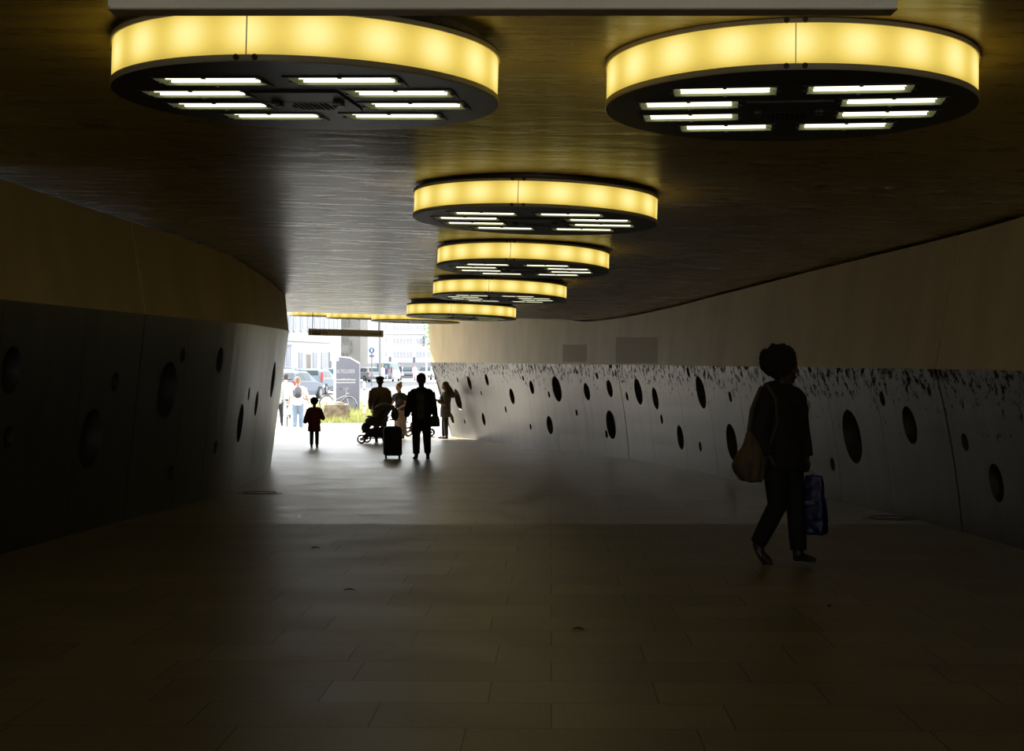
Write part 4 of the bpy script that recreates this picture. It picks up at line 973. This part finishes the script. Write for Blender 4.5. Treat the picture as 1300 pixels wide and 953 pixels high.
cb = empty('carrier_bag', px3(1036.5,678,dC), R_(-25), 'dark blue carrier bag held low in the hand of the walking person', 'bag')
b = MB(); rings = []
for i, (py, hw, t) in enumerate(((678,13.5,.07),(674,14.5,.085),(650,14.5,.08),(625,13,.06),(603,11.5,.03))):
    rings.append([(hw*k2*math.copysign(abs(math.cos(a))**.45,math.cos(a))-(.006*i), t*math.copysign(abs(math.sin(a))**.55,math.sin(a)), (678-py)*k2) for a in [2*PI*j/28 for j in range(28)]])
b.loft(rings); b.remesh('sack', mat('blue_plastic', (.006,.009,.075), .45, var=.3, vscale=8), cb, .009, 1, lambda co, no: no*noise.noise(co*18)*.012)
b = MB()
for yy in (-.025,.025): b.tube([(-.055,yy,.47),(-.052,yy,.50),(-.05,yy*.3,.535),(-.035,yy,.50),(.01,yy,.47)], .006, 6)
b.build('handle', mat('pale_handle', (.45,.45,.5), .5), cb, smooth=True)
b = MB(); b.ell((-.035,-.084,.26),(.045,.004,.02),12,6); b.ell((.01,-.084,.285),(.03,.004,.012),12,6); b.build('print', mat('bag_print', (.10,.11,.2), .5), cb)

# --- man walking towards the viewer
MY = 30.9
def man_extra(c):
    r, sp = c['r'], c['sp']; b = MB()
    b.loft([[(x_*q,y_,sp(t).z) for (x_,y_) in ((-.07,.150),(.07,.150),(.07,.165),(-.07,.165))] for t, q in ((-.10,.9),(.1,.9),(.3,1.1),(.46,1.25))]); b.build('shirt_front', mat('olive_shirt', (.075,.07,.035), .85, var=.5, vscale=9), r)
person((gx(535,MY), MY, Fz(MY)), fwd(-.05,-1), 'person in a dark open jacket over an olive shirt walking toward the viewer', H=1.72, vox=.009,
    legs={'R':((.03,.14,-1),(0,.02,-1),(.15,1,0)), 'L':((-.06,.02,-1),(-.02,-.30,-1),(-.1,.92,-.38))}, arms={'R':((.30,-.02,-1),(.18,.30,-1),(.1,.2,-1),(-1,0,0)),'L':((-.26,0,-1),(-.20,.22,-1),(-.05,.1,-1),(1,0,0))},
    skin=(.05,.03,.02), top=(.014,.013,.014), top_len=.80, top_fat=.028, trousers=(.012,.012,.014), leg_fat=.016, shoes=(.015,.015,.015), hair=hair_short((.012,.010,.010),.004), extra=man_extra, curl=(.8,.8), collar=True)
c = px3(552.3,541.5,30.75); r = empty('hand_bag', c, R_(15), 'dark olive handbag hanging from the hand of the person in the open jacket', 'bag')
b = MB(); b.loft([[(xx*w,yy*.05,z_) for (xx,yy) in ((-1,-.6),(-.7,-1),(.7,-1),(1,-.6),(1,.6),(.7,1),(-.7,1),(-1,.6))] for z_, w in ((0,.085),(.02,.10),(.16,.09),(.22,.07))]); b.build('pouch', mat('olive_bag', (.03,.035,.012), .6), r)
b = MB(); b.tube([(-.05,0,.21),(-.045,0,.30),(0,0,.335),(.045,0,.30),(.05,0,.21)], .008, 8); b.build('handle', m_tyre, r)
# suitcase pulled by the man
c = G(498.5,31.1); r = empty('suitcase', c, R_(8), 'black upright wheeled suitcase pulled along beside the stroller', 'suitcase')
b = MB(); prof = [(-.17,.06),(.17,.06),(.19,.10),(.19,.58),(.17,.64),(.12,.67),(-.12,.67),(-.17,.64),(-.19,.58),(-.19,.10)]
b.prism(prof, -.12, .12); o = b.build('case', mat('suitcase_cloth', (.012,.012,.013), .75, bump=.4, bscale=40), r); mo_ = o.modifiers.new('b','BEVEL'); mo_.width = .025; mo_.segments = 3
b = MB(); b.prism([(-.13,.16),(.13,.16),(.13,.40),(-.13,.40)], -.155, -.11); o = b.build('front_pocket', m_tyre, r); q = o.modifiers.new('b','BEVEL'); q.width = .015
b = MB(); b.tube([(-.05,.10,.66),(-.05,.10,.74),(-.05,.10,.80)], .008, 6); b.tube([(.05,.10,.66),(.05,.10,.80)], .008, 6); b.tube([(-.06,.10,.80),(.06,.10,.80)], .014, 8); b.build('pull_handle', m_rod, r)
for s in (-1,1):
    for y_ in (-.09,.09): b = MB(); b.tube([(s*.14-.015,y_,.032),(s*.14+.015,y_,.032)], .032, 14); b.tube([(s*.14,y_,.05),(s*.14,y_,.09)], .012, 6); b.build('wheel', m_tyre, r)
b = MB(); b.tube([(-.06,0,.665),(-.05,0,.70),(.05,0,.70),(.06,0,.665)], .010, 6); b.build('carry_handle', m_tyre, r)

# --- man in brown coat, seen from behind
def coat_extra(c):
    r, sp = c['r'], c['sp']; b = MB()
    b.tube([sp(.50,.11,-.08),sp(.40,.05,-.155),sp(.22,-.06,-.17),sp(.02,-.16,-.14)], .014, 8, flat=2); b.build('bag_strap', m_tyre, r)
person((gx(482.5,41.0), 41.0, Fz(41.0)), fwd(.0,1), 'person in long brown coat and black flat cap, seen from behind beside the stroller', H=1.76, vox=.010,
    arms={'R':((.22,.10,-1),(.0,.5,-1),(0,.5,-1),(-1,0,0)),'L':((-.24,.12,-1),(-.05,.6,-.9),(0,.5,-1),(1,0,0))}, skin=(.12,.07,.05), top=(.10,.068,.035), top_len=.56, top_fat=.045, trousers=(.02,.018,.018), leg_fat=.015, hair=cap((.012,.012,.014)), extra=coat_extra, collar=True)
# --- woman in black top with long patterned skirt
person((gx(508.5,44.1), 44.1, Fz(44.1)), fwd(-.45,-.9), 'fair-haired person in a black short-sleeved top and long brown patterned skirt', H=1.60, female=True, vox=.009, lean=R_(6),
    arms={'R':((.25,.25,-1),(-.45,.75,-.35),(-.3,.8,-.3),(0,0,-1)),'L':((-.25,.1,-1),(.30,.75,-.35),(.2,.8,-.3),(0,0,-1))}, skin=(.50,.30,.22), top=(.022,.02,.024), sleeve=.65, top_len=.86, top_fat=.012,
    skirt={'rings':[(.98,.14,.11),(.88,.175,.135),(.6,.18,.14),(.3,.19,.15),(.12,.20,.16)],'col':(.17,.12,.085),'var':.5,'vs':22}, trousers=(.1,.07,.05), shoes=(.05,.04,.04), head_yaw=R_(-25), head_pitch=R_(-14), hair=hair_bun((.36,.22,.10)), curl=(.4,.4))
# --- person with phone leaning by the right wall
pw = person((gx(565.5,43.75), 43.75, Fz(43.75)), fwd(-1,-.12), 'person with long brown hair looking at a phone beside the right wall', H=1.63, female=True, vox=.009, lean=R_(-2),
    legs={'R':((.02,.10,-1),(0,.02,-1),(0,1,0)),'L':((-.02,-.02,-1),(0,-.05,-1),(0,1,0))}, arms={'R':((.15,.12,-1),(-.25,.9,.42),(-.2,.8,.4),(-.6,0,.6)),'L':((-.15,.15,-1),(.22,.85,.30),(.2,.8,.3),(.6,0,.6))},
    skin=(.36,.22,.16), top=(.10,.085,.07), top_len=.68, top_fat=.028, trousers=(.012,.012,.014), shoes=(.015,.015,.015), head_pitch=R_(-20), hair=hair_long((.10,.055,.03), .38), curl=(.7,.6))
bpy.context.view_layer.update()
c = px3(557.0,503.0,43.65); r = empty('mobile_phone', c, R_(90), 'dark phone held up by the person with long brown hair', 'phone', rot=(R_(-35),0,R_(95)))
b = MB(); b.prism([(-.035,-.06),(-.03,-.068),(.03,-.068),(.035,-.06),(.035,.06),(.03,.068),(-.03,.068),(-.035,.06)], -.005,.005); b.build('case', m_tyre, r); b = MB(); b.box(-.03,.03,-.0065,-.005,-.06,.06); b.build('screen', m_cglass, r)
# --- child
CY = 37.2
def child_extra(c):
    pass
person((gx(399,CY), CY, Fz(CY)), fwd(-.05,1), 'small child in a dark red striped coat and black leggings walking toward the exit', H=1.18, child=True, vox=.009,
    legs={'R':((.02,.04,-1),(0,.0,-1),(.1,1,0)),'L':((-.02,.02,-1),(0,-.14,-1),(0,1,0))}, arms={'R':((.50,-.10,-1),(.10,.9,-.25),(0,1,-.1),(-1,0,0)),'L':((-.45,.0,-1),(-.28,.15,-1),(0,.1,-1),(1,0,0))},
    skin=(.10,.06,.04), top=(.17,.03,.04), top_len=.60, top_fat=.030, trousers=(.016,.014,.018), shoes=(.015,.013,.015), hair=hair_afro((.02,.014,.012), .112, .012))
# --- person in white shirt with backpack walking away
def pack(c):
    r, sp = c['r'], c['sp']; b = MB(); 
    for sx in (-1,1): b.tube([sp(.20,sx*.10,-.15),sp(.40,sx*.12,-.14),sp(.49,sx*.11,-.02),sp(.40,sx*.115,.14),sp(.22,sx*.14,.10)], .012, 6, flat=2)
    b.build('backpack_strap', mm('pack_dark', (.06,.06,.075), .8), r)
WY2 = 50.0
wp = person((gx(378,WY2), WY2, Fz(WY2)), fwd(.05,1), 'person in a white shirt and light blue jeans with a small backpack walking away', H=1.74, vox=.010,
    legs={'R':((.06,.10,-1),(.0,-.02,-1),(.1,1,0)),'L':((-.02,-.02,-1),(.04,-.25,-1),(0,1,-.1))}, arms={'R':((.42,.05,-1),(.30,.15,-1),(.1,.1,-1),(-1,0,0)),'L':((-.35,.05,-1),(-.15,.1,-1),(0,.1,-1),(1,0,0))},
    skin=(.50,.30,.22), top=(.78,.76,.74), sleeve=.85, top_fat=.025, top_len=.86, trousers=(.22,.29,.40), leg_fat=.022, shoes=(.6,.6,.6), hair=hair_short((.30,.19,.12)), extra=pack)
r = empty('backpack', (gx(378.2,WY2-.2), WY2-.21, Fz(WY2)+1.20), 0, 'small grey backpack on the back of the white shirted walker', 'backpack')
b = MB(); b.ell((0,0,.10),(.14,.07,.17),16,12); b.ell((0,.0,-.02),(.145,.075,.11),16,10); b.remesh('pack', mat('pack_grey', (.16,.16,.19), .8), r, .014, 2)
b = MB(); b.ell((0,-.065,-.04),(.11,.045,.085),14,10); b.build('pocket', mm('pack_dark'), r, smooth=True); b = MB(); b.tube([(-.03,.0,.26),(0,0,.30),(.03,0,.26)], .008, 6); b.build('loop', mm('pack_dark'), r)
# --- cyclist
CYY = 53.2; X = gx(364.8,CYY); z = Fz(CYY)
bicycle((X,CYY,z), R_(98), 'pale bicycle ridden away by the person in light clothes near the left wall', (.28,.28,.31))
person((X-.03,CYY-.22,z+.13), fwd(-.1,1), 'dark-haired person in pale clothes riding a bicycle away near the left wall', H=1.74, vox=.011, lean=R_(14),
    legs={'R':((.10,.75,-.65),(.02,-.25,-1),(0,1,0)),'L':((-.10,.35,-1),(-.02,-.10,-1),(0,1,0))}, arms={'R':((.25,.45,-.8),(.05,.9,-.45),(0,1,-.2),(0,0,-1)),'L':((-.25,.45,-.8),(-.05,.9,-.45),(0,1,-.2),(0,0,-1))},
    skin=(.45,.28,.2), top=(.62,.55,.50), sleeve=1., top_fat=.02, trousers=(.55,.53,.52), shoes=(.08,.07,.07), hair=hair_short((.04,.03,.03)), curl=(.8,.8))
person((gx(352.5,52.6), 52.6, Fz(52.6)), fwd(-.1,1), 'person in dark trousers almost hidden behind the end of the left wall', H=1.70, vox=.012,
    legs={'R':((.08,.25,-1),(.05,.05,-1),(0,1,0)),'L':((-.02,-.2,-1),(.04,-.35,-1),(0,.8,-.4))}, skin=(.4,.25,.18), top=(.30,.33,.32), trousers=(.02,.02,.025), hair=hair_short((.05,.04,.03)))
# --- far people
person(G(507.5,156.5), fwd(-.6,-1), 'far person in dark clothes standing between the white van and dark car', H=1.80, vox=.02, skin=(.4,.25,.2), top=(.05,.055,.08), trousers=(.05,.05,.07), hair=hair_short((.03,.03,.03)))
person(G(490,146), fwd(-.4,-1), 'far person in a violet top in front of the white van', H=1.65, vox=.02, skin=(.4,.25,.2), top=(.09,.06,.14), trousers=(.5,.5,.55), female=True, hair=hair_short((.05,.03,.04)),
    legs={'R':((.06,.25,-1),(.05,.1,-1),(0,1,0)),'L':((-.02,-.2,-1),(0,-.3,-1),(0,.9,-.3))})
person(G(485.5,140), fwd(.2,1), 'far fair-haired person in cream clothes left of the one in violet', H=1.70, vox=.02, skin=(.5,.32,.24), top=(.65,.6,.45), trousers=(.6,.6,.55), female=True, hair=hair_short((.35,.28,.12)))
person(G(526.5,152), fwd(.2,-1), 'far person in a pink top in front of the rightmost parked cars', H=1.72, vox=.02, skin=(.4,.22,.18), top=(.55,.36,.38), trousers=(.55,.45,.48), hair=hair_short((.12,.06,.06)))

# ------------------------------------------------------------------ litter and drain covers
def leaf(px, py, a, lab):
    d = None
    for i in range(400):
        y = 7+i*.05
        if HY-F_PX*Fz(y)/y < py: d = y; break
    b = MB(); n = 5; vs = []; 
    for i in range(n+1):
        t = i/n; w = math.sin(PI*min(.98,t+.02))*.022; zz = .004+.006*math.sin(t*PI); vs += [((t-.5)*.07, w, zz+.007), ((t-.5)*.07, 0, zz), ((t-.5)*.07, -w, zz+.006)]
    b.add(vs, [(3*i+j,3*i+j+1,3*i+j+4,3*i+j+3) for i in range(n) for j in range(2)]); b.tube([(.033,0,.005),(.055,.006,.004)], .0015, 5)
    o = b.build('dry_leaf', mm('dry_leaf', (.06,.035,.015), .8), None); so = o.modifiers.new('s','SOLIDIFY'); so.thickness = .002
    o.location = ((px-CX)*d/F_PX, d, Fz(d)); o.rotation_euler = (0,0,a); tag(o, lab, 'leaf', 'dry leaves on the floor')
leaf(400,697,.6,'dry leaf on the left of the floor just past the slope change'); leaf(443,751,.1,'dry leaf on the floor right of and nearer than the far-left one'); leaf(734,802,-.4,'dry leaf on the middle of the floor, nearest the viewer'); leaf(1054,772,1.,'dry leaf on the floor below the walking person with curly hair'); 
def drain(px, d, lab):
    c = G(px,d); b = MB(); b.tube([(0,0,.001),(0,0,.006)], .30, 32); o = b.build('drain_cover', mat('cast_iron', (.16,.15,.13), .35, .5), None); o.location = c
    q = MB(); q.tube([(math.cos(2*PI*k/32)*.22,math.sin(2*PI*k/32)*.22,.007) for k in range(32)], .006, 6, closed=True); q.build('ring_groove', m_blk, o); tag(o, lab, 'drain cover'); o.rotation_euler = (math.atan(-.0196),0,0)
drain(330, 20.3, 'round metal drain cover in the floor near the left wall'); drain(1130, 16.2, 'round metal drain cover in the floor near the right wall')

# ------------------------------------------------------------------ light and camera
w = D.worlds.new('World'); SC.world = w; w.use_nodes = True; bg = w.node_tree.nodes['Background']; bg.inputs[0].default_value = (.93,.97,1.0,1); bg.inputs[1].default_value = 5.2
s = D.lights.new('sun', 'SUN'); s.energy = 18.0; s.angle = R_(1.0); s.color = (1,.96,.88); so = D.objects.new('sun', s); COL.objects.link(so)
sd = V((-.58,.70,.66)).normalized()    # towards the sun
so.rotation_euler = sd.to_track_quat('Z','Y').to_euler()
cam = D.cameras.new('camera'); co = D.objects.new('camera', cam); COL.objects.link(co); co.location = (0,0,0); co.rotation_euler = (R_(90),0,0)
cam.sensor_width = 36; cam.lens = F_PX/1300*36; cam.shift_y = -(476.5-HY)/1300; cam.clip_start = .05; cam.clip_end = 1000
SC.camera = co
SC.view_settings.view_transform = 'Standard'; SC.view_settings.look = 'None'; SC.view_settings.exposure = 0; SC.view_settings.gamma = 1; SC.view_settings.use_curve_mapping = False
try:
    SC.cycles.use_denoising = True; SC.cycles.max_bounces = 10; SC.cycles.diffuse_bounces = 6; SC.cycles.glossy_bounces = 4; SC.cycles.sample_clamp_indirect = 4
except Exception as e: print(e)
